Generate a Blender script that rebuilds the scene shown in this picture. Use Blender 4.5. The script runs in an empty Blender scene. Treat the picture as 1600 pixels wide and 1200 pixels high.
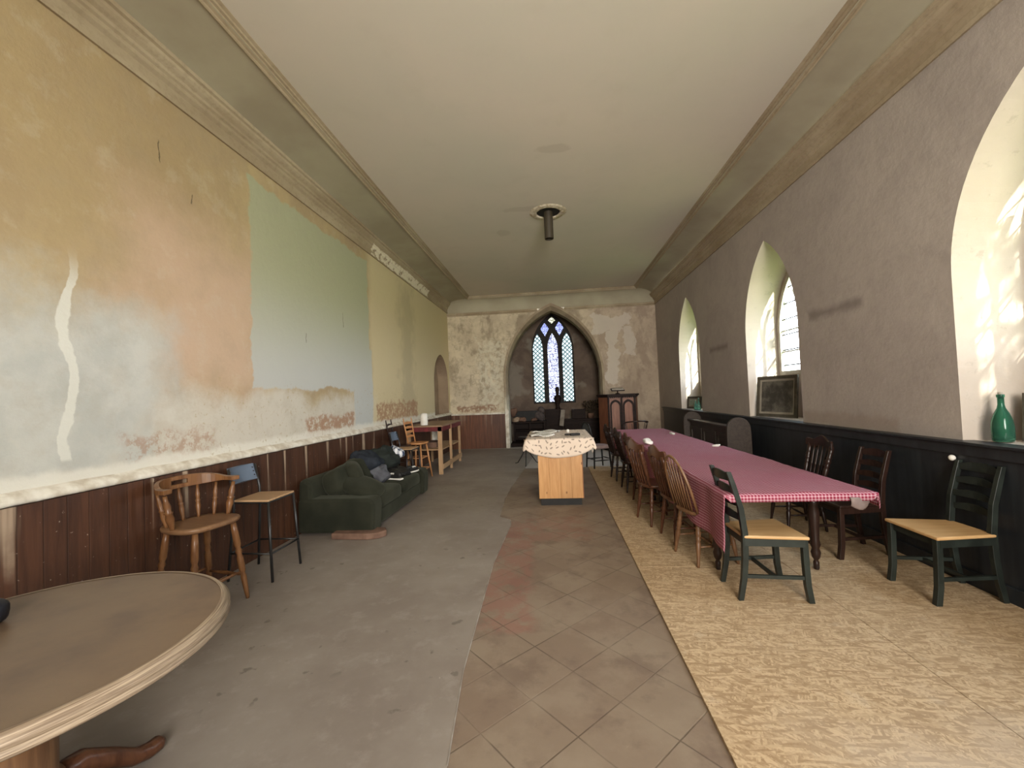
import bpy, bmesh, math, random
from mathutils import Vector, Matrix, noise
random.seed(4)
S = bpy.context.scene
COL = S.collection
PI = math.pi

# ------------------------------------------------------------------ camera
FPX = 650.0
yaw, pitch, roll = [math.radians(v) for v in (5.45, 1.6, 2.3)]
cf = Vector((-math.sin(yaw)*math.cos(pitch), math.cos(yaw)*math.cos(pitch), math.sin(pitch)))
cr = Vector((math.cos(yaw), math.sin(yaw), 0))
cu = cr.cross(cf)
r2 = math.cos(roll)*cr - math.sin(roll)*cu
u2 = math.sin(roll)*cr + math.cos(roll)*cu
cd = bpy.data.cameras.new('camera'); cam = bpy.data.objects.new('camera', cd); COL.objects.link(cam)
m = Matrix((r2, u2, -cf)).transposed().to_4x4(); m.translation = Vector((0, 0, 1.53))
cam.matrix_world = m
cd.sensor_width = 36; cd.lens = 36*FPX/1600; cd.clip_start = 0.05; cd.clip_end = 300
S.camera = cam

# ------------------------------------------------------------------ world, sun, exposure
S.view_settings.view_transform = 'Standard'; S.view_settings.look = 'None'
S.view_settings.gamma = 1; S.view_settings.use_curve_mapping = False
S.view_settings.exposure = 2.55
S.cycles.caustics_reflective = False; S.cycles.caustics_refractive = False
w = bpy.data.worlds.new('world'); S.world = w; w.use_nodes = True
wn = w.node_tree; bg = wn.nodes['Background']
tcw = wn.nodes.new('ShaderNodeTexCoord'); sep = wn.nodes.new('ShaderNodeSeparateXYZ'); rmp = wn.nodes.new('ShaderNodeValToRGB')
wn.links.new(tcw.outputs['Generated'], sep.inputs[0]); wn.links.new(sep.outputs['Z'], rmp.inputs[0]); wn.links.new(rmp.outputs[0], bg.inputs[0])
rmp.color_ramp.elements[0].position = 0.0; rmp.color_ramp.elements[0].color = (0.95, 0.97, 1.0, 1)
rmp.color_ramp.elements[1].position = 0.7; rmp.color_ramp.elements[1].color = (0.70, 0.82, 1.0, 1)
bg.inputs[1].default_value = 4.2
sd = bpy.data.lights.new('sun', 'SUN'); sd.energy = 6.5; sd.angle = math.radians(0.9); sd.color = (1, .93, .80)
so = bpy.data.objects.new('sun', sd); COL.objects.link(so)
so.rotation_euler = Vector((-.33, 1, -.50)).to_track_quat('-Z', 'Y').to_euler(); so.location = (6, -6, 8)
def area(name, loc, direction, sx, sy, energy, color, portal=False):
    l = bpy.data.lights.new(name, 'AREA'); l.shape = 'RECTANGLE'; l.size = sx; l.size_y = sy; l.energy = energy; l.color = color
    o = bpy.data.objects.new(name, l); COL.objects.link(o); o.location = loc
    o.rotation_euler = Vector(direction).to_track_quat('-Z', 'Z').to_euler()
    if portal: l.cycles.is_portal = True
    return o
WINY = (9.55, 6.12, 2.75, -0.62)
for y in WINY:
    area('window_portal', (3.50, y, 2.5), (-1, 0, 0), 1.2, 1.9, 1, (1, 1, 1), True)
area('east_portal', (.07, 14.08, 2.6), (0, -1, 0), 1.5, 2.9, 1, (1, 1, 1), True)
area('rear_fill_light', (1.0, -2.85, 2.5), (-.13, 1, .04), 2.4, 2.6, 58, (1, .94, .86)).data.spread = math.radians(105)  # added fill light at the unseen rear wall; no window stands there

# ------------------------------------------------------------------ helpers
def obj(name, bm, mat, parent=None, smooth=False, bevel=0, subs=0, kind=None, recalc=True):
    if recalc: bmesh.ops.recalc_face_normals(bm, faces=bm.faces)
    me = bpy.data.meshes.new(name); bm.to_mesh(me); bm.free()
    for p in me.polygons: p.use_smooth = smooth
    if mat is not None:
        for mm in (mat if isinstance(mat, (list, tuple)) else [mat]): me.materials.append(mm)
    o = bpy.data.objects.new(name, me); COL.objects.link(o)
    if bevel:
        b = o.modifiers.new('b', 'BEVEL'); b.width = bevel; b.segments = 2; b.limit_method = 'ANGLE'
    if subs:
        s = o.modifiers.new('s', 'SUBSURF'); s.levels = subs; s.render_levels = subs
    if parent: o.parent = parent
    if kind: o['kind'] = kind
    return o
def tag(o, label, cat, group=None):
    o['label'] = label; o['category'] = cat
    if group: o['group'] = group
    return o
def thing(name, label, cat, loc=(0, 0, 0), rz=0, group=None):
    o = bpy.data.objects.new(name, None); COL.objects.link(o); o.empty_display_size = .1
    o.location = loc; o.rotation_euler = (0, 0, rz)
    return tag(o, label, cat, group)
def copy_tree(o, parent=None):
    c = o.copy(); COL.objects.link(c)
    if parent: c.parent = parent
    for ch in [x for x in o.children]: copy_tree(ch, c)
    return c
def dup(root, loc, rz, label, group=None):
    c = copy_tree(root); c.location = loc; c.rotation_euler = (0, 0, rz); c['label'] = label
    if group: c['group'] = group
    elif 'group' in c: del c['group']
    return c
def B(): return bmesh.new()
def box(bm, x0, x1, y0, y1, z0, z1, M=None, mi=0):
    v = [bm.verts.new((x, y, z)) for x in (x0, x1) for y in (y0, y1) for z in (z0, z1)]
    for f in ((0, 1, 3, 2), (4, 6, 7, 5), (0, 4, 5, 1), (2, 3, 7, 6), (0, 2, 6, 4), (1, 5, 7, 3)):
        bm.faces.new([v[i] for i in f]).material_index = mi
    if M is not None: bmesh.ops.transform(bm, matrix=M, verts=v)
    return bm
def obox(bm, c, size, rot=(0, 0, 0)):
    from mathutils import Euler
    M = Matrix.Translation(Vector(c)) @ Euler(rot).to_matrix().to_4x4()
    a, b, d = size[0]/2, size[1]/2, size[2]/2
    return box(bm, -a, a, -b, b, -d, d, M)
def tube(bm, pts, radii, seg=10, cap=True, flat=1.0):
    pts = [Vector(p) for p in pts]; n = len(pts)
    if not hasattr(radii, '__len__'): radii = [radii]*n
    rings = []; prev = None
    for i, p in enumerate(pts):
        t = (pts[min(i+1, n-1)] - pts[max(i-1, 0)]).normalized()
        if prev is None:
            a = Vector((0, 0, 1)) if abs(t.z) < .9 else Vector((0, 1, 0))
            x = t.cross(a).normalized()
        else:
            x = (prev - t*prev.dot(t)).normalized()
        prev = x; y = t.cross(x)
        rings.append([bm.verts.new(p + radii[i]*(math.cos(2*PI*k/seg)*x + flat*math.sin(2*PI*k/seg)*y)) for k in range(seg)])
    for a, b in zip(rings, rings[1:]):
        for k in range(seg): bm.faces.new((a[k], a[(k+1) % seg], b[(k+1) % seg], b[k]))
    if cap: bm.faces.new(rings[0]); bm.faces.new(rings[-1][::-1])
    return bm
def turned(bm, p0, p1, prof, seg=12):
    p0, p1 = Vector(p0), Vector(p1)
    return tube(bm, [p0 + (p1-p0)*t for t, r in prof], [r for t, r in prof], seg)
def lathe(bm, prof, c=(0, 0, 0), seg=24):
    rings = []
    for r, z in prof:
        if r < 1e-5: rings.append([bm.verts.new((c[0], c[1], c[2]+z))])
        else: rings.append([bm.verts.new((c[0]+r*math.cos(2*PI*k/seg), c[1]+r*math.sin(2*PI*k/seg), c[2]+z)) for k in range(seg)])
    for a, b in zip(rings, rings[1:]):
        if len(a) == 1 and len(b) == 1: continue
        for k in range(seg):
            k2 = (k+1) % seg
            if len(a) == 1: bm.faces.new((a[0], b[k2], b[k]))
            elif len(b) == 1: bm.faces.new((a[k], a[k2], b[0]))
            else: bm.faces.new((a[k], a[k2], b[k2], b[k]))
    return bm
def prism(bm, poly, mp, d0, d1):
    a = [bm.verts.new(mp(u, v, d0)) for u, v in poly]; b = [bm.verts.new(mp(u, v, d1)) for u, v in poly]
    bm.faces.new(a); bm.faces.new(b[::-1]); n = len(poly)
    for i in range(n): bm.faces.new((a[i], b[i], b[(i+1) % n], a[(i+1) % n]))
    return bm
def sellip(bm, c, r, e=.5, rot=(0, 0, 0), nu=24, nv=14, amp=0, fr=3, seed=0):
    from mathutils import Euler
    M = Euler(rot).to_matrix(); c = Vector(c)
    p = lambda x, q: math.copysign(abs(x)**q, x)
    rows = []
    for j in range(nv+1):
        th = -PI/2 + PI*j/nv
        row = []
        for i in range(nu if 0 < j < nv else 1):
            ph = 2*PI*i/nu
            v = Vector((r[0]*p(math.cos(th), e)*p(math.cos(ph), e), r[1]*p(math.cos(th), e)*p(math.sin(ph), e), r[2]*p(math.sin(th), e)))
            if amp: v *= 1 + amp*noise.noise(v*fr + Vector((seed, seed*2, 0)))
            row.append(bm.verts.new(c + M @ v))
        rows.append(row)
    for a, b in zip(rows, rows[1:]):
        for i in range(nu):
            k = (i+1) % nu
            if len(a) == 1: bm.faces.new((a[0], b[k], b[i]))
            elif len(b) == 1: bm.faces.new((a[i], a[k], b[0]))
            else: bm.faces.new((a[i], a[k], b[k], b[i]))
    return bm
def grid(bm, nu, nv, f, uv=None):
    V = [[bm.verts.new(f(i/nu, j/nv)) for j in range(nv+1)] for i in range(nu+1)]
    L = bm.loops.layers.uv.verify() if uv else None
    for i in range(nu):
        for j in range(nv):
            fc = bm.faces.new((V[i][j], V[i+1][j], V[i+1][j+1], V[i][j+1]))
            if uv:
                for lp, (a, b) in zip(fc.loops, ((i, j), (i+1, j), (i+1, j+1), (i, j+1))): lp[L].uv = uv(a/nu, b/nv)
    return bm
def arch(c, hw, base, spring, rise, n=14):
    r = (rise*rise + hw*hw)/(2*hw)
    pts = [(c-hw, base)]
    aend = math.asin(min(1, rise/r))
    for i in range(n+1):
        a = aend*i/n; pts.append((c-hw+r-r*math.cos(a), spring+r*math.sin(a)))
    for i in range(n-1, -1, -1):
        a = aend*i/n; pts.append((c+hw-r+r*math.cos(a), spring+r*math.sin(a)))
    pts.append((c+hw, base))
    return pts
def plate(bm, outer, holes, mp):
    ed = []
    for loop in [outer]+holes:
        v = [bm.verts.new(mp(a, b)) for a, b in loop]
        for i in range(len(v)): ed.append(bm.edges.new((v[i], v[(i+1) % len(v)])))
    bmesh.ops.triangle_fill(bm, edges=ed, use_beauty=True)
    return bm
def skin(bm, la, lb, closed=True):
    a = [bm.verts.new(p) for p in la]; b = [bm.verts.new(p) for p in lb]; n = len(a)
    for i in range(n if closed else n-1): bm.faces.new((a[i], a[(i+1) % n], b[(i+1) % n], b[i]))
    return bm
def ring(bm, outer, inner, mp, d0, d1):
    for A, Bq, da, db in ((outer, inner, d0, d0), (outer, inner, d1, d1), (outer, outer, d0, d1), (inner, inner, d0, d1)):
        skin(bm, [mp(u, v, da) for u, v in A], [mp(u, v, db) for u, v in Bq])
    return bm

# ------------------------------------------------------------------ materials
class NT:
    def __init__(s, name, rough=.6, spec=.3, metal=0):
        s.m = bpy.data.materials.new(name); s.m.use_nodes = True; s.t = s.m.node_tree
        s.b = s.t.nodes['Principled BSDF']; s.out = s.t.nodes['Material Output']
        s.b.inputs['Roughness'].default_value = rough; s.b.inputs['Specular IOR Level'].default_value = spec
        s.b.inputs['Metallic'].default_value = metal
        s.tc = s.t.nodes.new('ShaderNodeTexCoord'); s.P = s.tc.outputs['Object']; s.UV = s.tc.outputs['UV']
        sx = s.t.nodes.new('ShaderNodeSeparateXYZ'); s.t.links.new(s.P, sx.inputs[0]); s.X, s.Y, s.Z = sx.outputs
    def _in(s, sock, v):
        if isinstance(v, bpy.types.NodeSocket): s.t.links.new(v, sock)
        elif isinstance(v, tuple) and len(v) == 3 and sock.type == 'RGBA': sock.default_value = (*v, 1)
        else: sock.default_value = v
    def M(s, op, a, b=0.0, c=0.0):
        n = s.t.nodes.new('ShaderNodeMath'); n.operation = op
        s._in(n.inputs[0], a); s._in(n.inputs[1], b); s._in(n.inputs[2], c); return n.outputs[0]
    def add(s, a, b): return s.M('ADD', a, b)
    def sub(s, a, b): return s.M('SUBTRACT', a, b)
    def mul(s, a, b): return s.M('MULTIPLY', a, b)
    def mn(s, a, b): return s.M('MINIMUM', a, b)
    def mx(s, a, b): return s.M('MAXIMUM', a, b)
    def step(s, v, lo, hi, a=0.0, b=1.0):
        n = s.t.nodes.new('ShaderNodeMapRange'); n.interpolation_type = 'SMOOTHSTEP'
        s._in(n.inputs[0], v); n.inputs[1].default_value = lo; n.inputs[2].default_value = hi
        n.inputs[3].default_value = a; n.inputs[4].default_value = b; return n.outputs[0]
    def mix(s, f, a, b, mode='MIX'):
        n = s.t.nodes.new('ShaderNodeMix'); n.data_type = 'RGBA'; n.blend_type = mode
        s._in(n.inputs[0], f); s._in(n.inputs[6], a); s._in(n.inputs[7], b); return n.outputs[2]
    def map(s, scale=(1, 1, 1), rot=(0, 0, 0), loc=(0, 0, 0), vec=None):
        n = s.t.nodes.new('ShaderNodeMapping'); s._in(n.inputs[0], vec or s.P)
        n.inputs[1].default_value = loc; n.inputs[2].default_value = rot; n.inputs[3].default_value = scale; return n.outputs[0]
    def noise(s, sc, vec=None, det=4, rough=.55, dist=0):
        n = s.t.nodes.new('ShaderNodeTexNoise'); s._in(n.inputs['Vector'], vec or s.P)
        n.inputs['Scale'].default_value = sc; n.inputs['Detail'].default_value = det; n.inputs['Roughness'].default_value = rough
        n.inputs['Distortion'].default_value = dist; return n.outputs[0]
    def vor(s, sc, vec=None, feat='F1', out='Distance', rnd=1):
        n = s.t.nodes.new('ShaderNodeTexVoronoi'); s._in(n.inputs['Vector'], vec or s.P); n.feature = feat
        n.inputs['Scale'].default_value = sc; n.inputs['Randomness'].default_value = rnd; return n.outputs[out]
    def comb(s, x, y, z=0.0):
        n = s.t.nodes.new('ShaderNodeCombineXYZ'); s._in(n.inputs[0], x); s._in(n.inputs[1], y); s._in(n.inputs[2], z); return n.outputs[0]
    def bump(s, h, st=.3, d=.01):
        n = s.t.nodes.new('ShaderNodeBump'); n.inputs['Strength'].default_value = st; n.inputs['Distance'].default_value = d
        s._in(n.inputs['Height'], h); s.t.links.new(n.outputs[0], s.b.inputs['Normal'])
    def rect(s, u, v, u0, u1, v0, v1, amp=.15, soft=.03, sc=2.2, seedz=0):
        d = s.mn(s.mn(s.sub(u, u0), s.sub(u1, u)), s.mn(s.sub(v, v0), s.sub(v1, v)))
        n = s.noise(sc, s.map(loc=(seedz, seedz*1.7, 0)), 8, .62)
        return s.step(s.add(d, s.mul(s.sub(n, .5), amp*3)), -soft, soft)
    def col(s, c): s._in(s.b.inputs['Base Color'], c); return s.m
def simple(name, a, b=None, sc=6, rough=.6, spec=.3, bump=0, stretch=(1, 1, 1), metal=0, det=5):
    n = NT(name, rough, spec, metal)
    b = b or tuple(x*.7 for x in a)
    ns = n.noise(sc, n.map(stretch), det)
    if bump: n.bump(ns, bump, .01)
    return n.col(n.mix(n.step(ns, .3, .7), a, b))
def wood(name, a, b, axis=2, sc=1.0, rough=.45, knots=False, spec=.35):
    n = NT(name, rough, spec)
    st = [14*sc]*3; st[axis] = 1.1*sc
    v = n.noise(2.2, n.map(tuple(st)), 6, .6, .6)
    c = n.mix(n.step(v, .3, .68), a, b)
    v2 = n.noise(1.3, n.map(), 3)
    c = n.mix(n.mul(n.step(v2, .45, .7), .45), c, tuple(x*.6 for x in b))
    if knots:
        k = [8.0, 0.0, 5.0]
        d = n.vor(1.0, n.map(tuple(k)))
        c = n.mix(n.step(d, .09, .16, 1, 0), c, (.12, .045, .015))
    n.bump(v, .15, .004)
    return n.col(c)
def PL(n, base_a, base_b, sc=1.1):   # common plaster start
    a = n.noise(sc, None, 6, .6, .4)
    f = n.noise(9, None, 8, .7)
    c = n.mix(n.step(a, .35, .65), base_a, base_b)
    c = n.mix(n.mul(n.step(f, .4, .75), .22), c, tuple(x*.62 for x in base_b))
    n.bump(n.add(n.mul(a, 2.0), f), .35, .012)
    return c, a, f

# left wall plaster, with its replastered panel, crack repair, peeled brick and limewash
n = NT('left_plaster', .85, .15); c, a, f = PL(n, (.47, .37, .21), (.40, .31, .19))
Yv, Zv = n.Y, n.Z
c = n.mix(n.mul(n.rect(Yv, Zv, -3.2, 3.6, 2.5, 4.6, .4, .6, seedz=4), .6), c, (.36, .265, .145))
c = n.mix(n.mul(n.rect(Yv, Zv, 2.75, 4.15, 1.6, 3.1, .3, .5), .75), c, (.58, .42, .31))
c = n.mix(n.mul(n.rect(Yv, Zv, 0.2, 3.05, .9, 2.25, .35, .30, seedz=3), .85), c, n.mix(n.step(n.noise(2.6, None, 8, .65), .38, .62), (.46, .49, .47), (.55, .57, .54)))
c = n.mix(n.mul(n.rect(Yv, Zv, 2.9, 7.0, .9, 1.62, .25, .12, 1.6, 5), .8), c, (.62, .60, .53))
mo = n.noise(3.4, n.map(loc=(0, 2, 5)), 9, .68); c = n.mix(n.mul(n.step(mo, .48, .64), .20), c, (.36, .30, .21)); c = n.mix(n.mul(n.step(mo, .34, .46, 1, 0), .15), c, (.62, .58, .48))
c = n.mix(n.mul(n.rect(Yv, Zv, 6.8, 13, 1.0, 4.2, .1, .15, seedz=7), .85), c, (.66, .57, .36))
c = n.mix(n.mul(n.rect(Yv, Zv, 8.3, 9.0, 1.1, 3.9, .5, .25, seedz=2), .5), c, (.40, .34, .22))
pat = n.rect(Yv, Zv, 4.0, 6.78, 1.72, 3.92, .11, .02, 3.0, 1)
pat = n.mx(pat, n.rect(Yv, Zv, 6.2, 6.85, 1.1, 2.4, .06, .02, 3.0, 1))
gc = n.mix(n.step(Zv, 1.6, 3.2), (.50, .52, .50), (.40, .42, .29))  # green-grey plaster; greener top has bounced light put into its colour
c = n.mix(n.mul(pat, .93), c, gc)
spk = n.noise(14, None, 8, .75)
br = n.mul(n.mx(n.rect(Yv, Zv, 4.9, 6.15, 1.10, 1.36, .09, .03, 6, 4), n.rect(Yv, Zv, 7.0, 9.2, 1.12, 1.5, .12, .03, 6, 8)), n.step(spk, .40, .52))
br = n.mx(br, n.mul(n.rect(Yv, Zv, 2.7, 3.5, 1.15, 1.35, .12, .05, 5, 9), n.mul(n.step(spk, .44, .58), .7)))
c = n.mix(n.mul(br, .85), c, (.36, .20, .12))
c = n.mix(n.mul(n.rect(Yv, Zv, -3, 13, .9, 1.17, .04, .03, 5, 6), .8), c, (.72, .70, .62))
pk = n.mul(n.rect(Yv, Zv, 3.4, 9.3, 1.05, 1.75, .3, .1, 2.5, 12), n.step(n.noise(22, None, 6, .7), .58, .64))
c = n.mix(n.mul(pk, .6), c, (.42, .34, .20))
# winding white crack repair
cy = n.add(2.36, n.mul(n.M('SINE', n.sub(n.mul(Zv, 8.3), .14)), .030))
cd_ = n.M('ABSOLUTE', n.sub(n.add(Yv, n.mul(n.sub(n.noise(5), .5), .10)), cy))
ck = n.mul(n.mul(n.step(cd_, .024, .034, 1, 0), n.step(Zv, 1.22, 1.25)), n.step(Zv, 2.3, 2.62, 1, 0))
c = n.mix(n.mul(ck, .85), c, (.68, .68, .61))
for (y0, z0, hh) in ((4.95, 2.36, .07), (5.9, 2.75, .12), (3.3, 3.35, .05), (3.0, 3.6, .1)):
    dm = n.mn(n.step(n.M('ABSOLUTE', n.sub(n.add(Yv, n.mul(n.noise(9), .06)), y0+.03)), .002, .008, 1, 0), n.step(n.M('ABSOLUTE', n.sub(Zv, z0)), hh*.7, hh, 1, 0))
    c = n.mix(n.mul(dm, .8), c, (.10, .08, .05))
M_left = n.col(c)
# right wall
n = NT('right_plaster', .85, .15); c, a, f = PL(n, (.44, .39, .345), (.38, .335, .30), .8)
sm = n.mul(n.rect(n.Y, n.Z, 4.35, 5.2, 2.27, 2.36, .04, .05, 4, 3), .55)
sm = n.mx(sm, n.mul(n.rect(n.Y, n.Z, 7.5, 8.3, 2.2, 2.28, .04, .05, 4, 5), .55))
c = n.mix(sm, c, (.12, .10, .09))
c = n.mix(n.mul(n.rect(n.Y, n.Z, 4.0, 5.4, 1.05, 1.2, .06, .04, 5, 8), .35), c, (.24, .17, .12))
M_right = n.col(c)
# far wall: stained, peeling
n = NT('far_plaster', .9, .12); c, a, f = PL(n, (.68, .59, .43), (.52, .44, .32), 1.6)
st = n.noise(1.5, n.map((1, 1, .6), loc=(3, 0, 1)), 8, .65, .5)
c = n.mix(n.mul(n.step(st, .48, .60), .6), c, (.24, .19, .13)); c = n.mix(n.mul(n.step(n.noise(6, None, 8, .7), .5, .62), .35), c, (.20, .16, .11))
c = n.mix(n.mul(n.step(n.X, .3, 1.6), .5), c, (.42, .32, .26))
pw = n.rect(n.X, n.Z, 1.62, 1.95, 1.7, 3.3, .22, .02, 2.4, 2)
pw = n.mx(pw, n.rect(n.X, n.Z, 1.25, 2.3, 3.25, 3.75, .25, .02, 3, 4))
pw = n.mx(pw, n.rect(n.X, n.Z, 2.1, 2.4, 2.6, 3.5, .2, .02, 3, 6))
c = n.mix(n.mul(pw, .75), c, (.62, .56, .48))
pw2 = n.mul(n.rect(n.X, n.Z, -2.1, -1.3, 1.0, 3.2, .3, .05, 2.4, 9), n.step(n.noise(7, None, 8, .7), .42, .55))
c = n.mix(n.mul(pw2, .7), c, (.68, .64, .50))
bk = n.mul(n.rect(n.X, n.Z, -2.85, -1.6, 1.1, 1.28, .08, .03, 5, 4), n.step(n.noise(12, None, 6, .7), .42, .52))
c = n.mix(n.mul(bk, .8), c, (.30, .17, .11))
M_far = n.col(c)
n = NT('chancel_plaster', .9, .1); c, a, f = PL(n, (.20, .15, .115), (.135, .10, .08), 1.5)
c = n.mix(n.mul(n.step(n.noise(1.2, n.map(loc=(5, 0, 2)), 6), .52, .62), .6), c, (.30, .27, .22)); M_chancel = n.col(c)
n = NT('ceiling_plaster', .8, .2); a = n.noise(.6, None, 4); f = n.noise(3, None, 6, .6)
c = n.mix(n.step(a, .3, .7), (.60, .53, .45), (.55, .51, .43))
c = n.mix(n.mul(n.step(f, .5, .8), .15), c, (.42, .37, .29))
for (x0, y0, rx, ry) in ((.15, 4.95, .22, .10), (-.75, 7.4, .14, .15), (-.35, 6.5, .35, .09)):
    dd = n.M('SQRT', n.add(n.M('POWER', n.M('DIVIDE', n.sub(n.X, x0), rx), 2.0), n.M('POWER', n.M('DIVIDE', n.sub(n.Y, y0), ry), 2.0)))
    c = n.mix(n.mul(n.step(n.add(dd, n.mul(n.sub(n.noise(6), .5), 1.2)), .7, 1.1, 1, 0), .3), c, (.36, .30, .24))
M_ceil = n.col(c)
n = NT('cornice_plaster', .75, .2); a = n.noise(2, n.map((1, .3, 1)), 6); f = n.noise(20, None, 6, .7)
c = n.mix(n.step(a, .35, .65), (.43, .36, .25), (.33, .26, .17)); c = n.mix(n.mul(n.step(f, .45, .7), .3), c, (.20, .15, .09))
pe = n.mul(n.rect(n.Y, n.Z, 6.9, 10.2, 4.09, 4.26, .03, .01, 6, 3), n.step(n.X, -2, -1.9, 1, 0))
c = n.mix(n.mul(pe, n.step(n.noise(9, None, 6, .7), .40, .48)), c, (.76, .70, .56)); n.bump(f, .3, .006)
M_corn = n.col(c)
n = NT('cove_plaster', .85, .15); a = n.noise(1.2, None, 6); c = n.mix(n.step(a, .3, .7), (.42, .385, .28), (.35, .31, .225)); M_cove = n.col(c)
M_reveal = None
n = NT('reveal_plaster', .85, .15); a = n.noise(1.5, None, 6); f = n.noise(8, None, 8, .7)
c = n.mix(n.step(a, .35, .7), (.52, .45, .38), (.47, .41, .35)); c = n.mix(n.mul(n.step(f, .58, .68), .5), c, (.36, .31, .26)); n.bump(f, .3, .01); M_reveal = n.col(c)
# wall panelling of vertical boards
def boards(name, a, b, drips, axis='Y', rough=.4, seam=(.03, .015, .01)):
    n = NT(name, rough, .4); U = n.Y if axis == 'Y' else n.X
    v = n.noise(2.2, n.map((12, 12, .8)), 6, .62, .4)
    c = n.mix(n.step(v, .3, .7), a, b)
    big = n.noise(1.0, n.map((1, 1, .5)), 5); c = n.mix(n.mul(n.step(big, .4, .7), .6), c, tuple(x*.35 for x in b))
    fr = n.M('FRACT', n.mul(U, 8.2)); se = n.step(n.M('ABSOLUTE', n.sub(fr, .5)), .46, .495)
    c = n.mix(n.mul(se, .75), c, seam)
    if drips:
        d = n.noise(1, n.map((9, 9, .35), loc=(3, 3, 0)), 3, .5)
        mask = n.mul(n.step(d, .60, .68), n.step(n.add(n.Z, n.mul(n.noise(6), .5)), .75, 1.25))
        c = n.mix(n.mul(mask, drips), c, (.62, .48, .34))
        sp = n.step(n.noise(30, None, 4), .68, .74); c = n.mix(n.mul(sp, .5), c, (.6, .5, .4))
    n.bump(n.sub(v, n.mul(se, 1.5)), .3, .006)
    return n.col(c)
M_dadoL = boards('brown_boarding', (.100, .042, .022), (.054, .023, .013), .6)
M_dadoF = boards('brown_boarding_far', (.17, .065, .030), (.10, .035, .017), .2, 'X')
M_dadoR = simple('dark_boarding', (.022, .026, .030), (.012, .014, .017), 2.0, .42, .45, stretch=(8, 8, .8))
M_ledge = simple('chipped_white_moulding', (.80, .77, .68), (.52, .46, .36), 9, .8, .2, .5)
# floors
n = NT('quarry_tiles', .62, .3)
u = n.add(n.X, n.Y); v = n.sub(n.Y, n.X)
fu = n.M('FRACT', n.M('DIVIDE', n.sub(u, 1.96), .44)); fv = n.M('FRACT', n.M('DIVIDE', n.sub(v, 1.86), .44))
wob = n.mul(n.sub(n.noise(18), .5), .01)
eu = n.mn(fu, n.sub(1.0, fu)); ev = n.mn(fv, n.sub(1.0, fv)); e = n.add(n.mn(eu, ev), wob)
gr = n.step(e, .004, .016, 1, 0)
cell = n.comb(n.M('FLOOR', n.M('DIVIDE', n.sub(u, 1.96), .44)), n.M('FLOOR', n.M('DIVIDE', n.sub(v, 1.86), .44)))
wn_ = n.t.nodes.new('ShaderNodeTexWhiteNoise'); n.t.links.new(cell, wn_.inputs['Vector'])
c = n.mix(wn_.outputs['Value'], (.235, .180, .130), (.20, .145, .105))
nn = n.noise(2.2, None, 8, .65); c = n.mix(n.mul(n.step(nn, .42, .62), .55), c, (.28, .225, .165))
n2 = n.noise(3.1, n.map(loc=(4, 1, 0)), 8, .65); c = n.mix(n.mul(n.step(n2, .5, .66), .6), c, (.15, .105, .08))
red = n.rect(n.X, n.Y, -.62, -.22, 2.75, 4.9, .12, .05, 3, 2); red = n.mx(red, n.mul(n.rect(n.X, n.Y, -.5, .35, 4.4, 5.2, .3, .1, 3, 5), .7))
c = n.mix(n.mul(n.mul(red, n.step(n.noise(5, None, 8, .7), .38, .55)), .6), c, (.25, .115, .088))
wt = n.step(n.noise(26, None, 8, .75), .63, .72); c = n.mix(n.mul(wt, .30), c, (.5, .44, .36))
c = n.mix(n.mul(gr, n.step(n.noise(2.5, n.map(loc=(7, 0, 0))), .4, .6, .12, .8)), c, (.09, .065, .045))
n.bump(n.sub(nn, n.mul(gr, .6)), .25, .008)
far = n.step(n.add(n.Y, n.mul(n.noise(2), .1)), 8.72, 8.8); c = n.mix(far, c, (.46, .42, .38))  # bright window light on the far floor, put into its colour
M_tile = n.col(c)
n = NT('worn_vinyl', .52, .32)
a = n.noise(1.2, None, 8, .62); b_ = n.noise(6, None, 8, .7); c = n.mix(n.step(a, .35, .65), (.27, .235, .20), (.215, .18, .152))
c = n.mix(n.mul(n.step(b_, .5, .7), .35), c, (.36, .32, .28))
st = n.mul(n.step(n.noise(9, n.map(loc=(2, 5, 0)), 4, .5),   .645, .70), n.step(n.noise(.9, n.map(loc=(1, 8, 0)), 2), .50, .58))
c = n.mix(n.mul(st, .6), c, (.09, .075, .06))
wsp = n.step(n.vor(11), .03, .06, 1, 0); c = n.mix(n.mul(wsp, n.mul(n.step(n.noise(3), .5, .6), .5)), c, (.55, .5, .43))
n.bump(b_, .15, .005); M_vinyl = n.col(c)
n = NT('strand_board', .60, .25)
dis = n.t.nodes.new('ShaderNodeMix'); 
wob3 = n.t.nodes.new('ShaderNodeTexNoise'); wob3.inputs['Scale'].default_value = 3.0; n.t.links.new(n.P, wob3.inputs['Vector'])
pv = n.t.nodes.new('ShaderNodeVectorMath'); pv.operation = 'MULTIPLY_ADD'; n.t.links.new(wob3.outputs['Color'], pv.inputs[0]); pv.inputs[1].default_value = (.05, .05, 0); n.t.links.new(n.P, pv.inputs[2])
cols = None; hh = None
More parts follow.
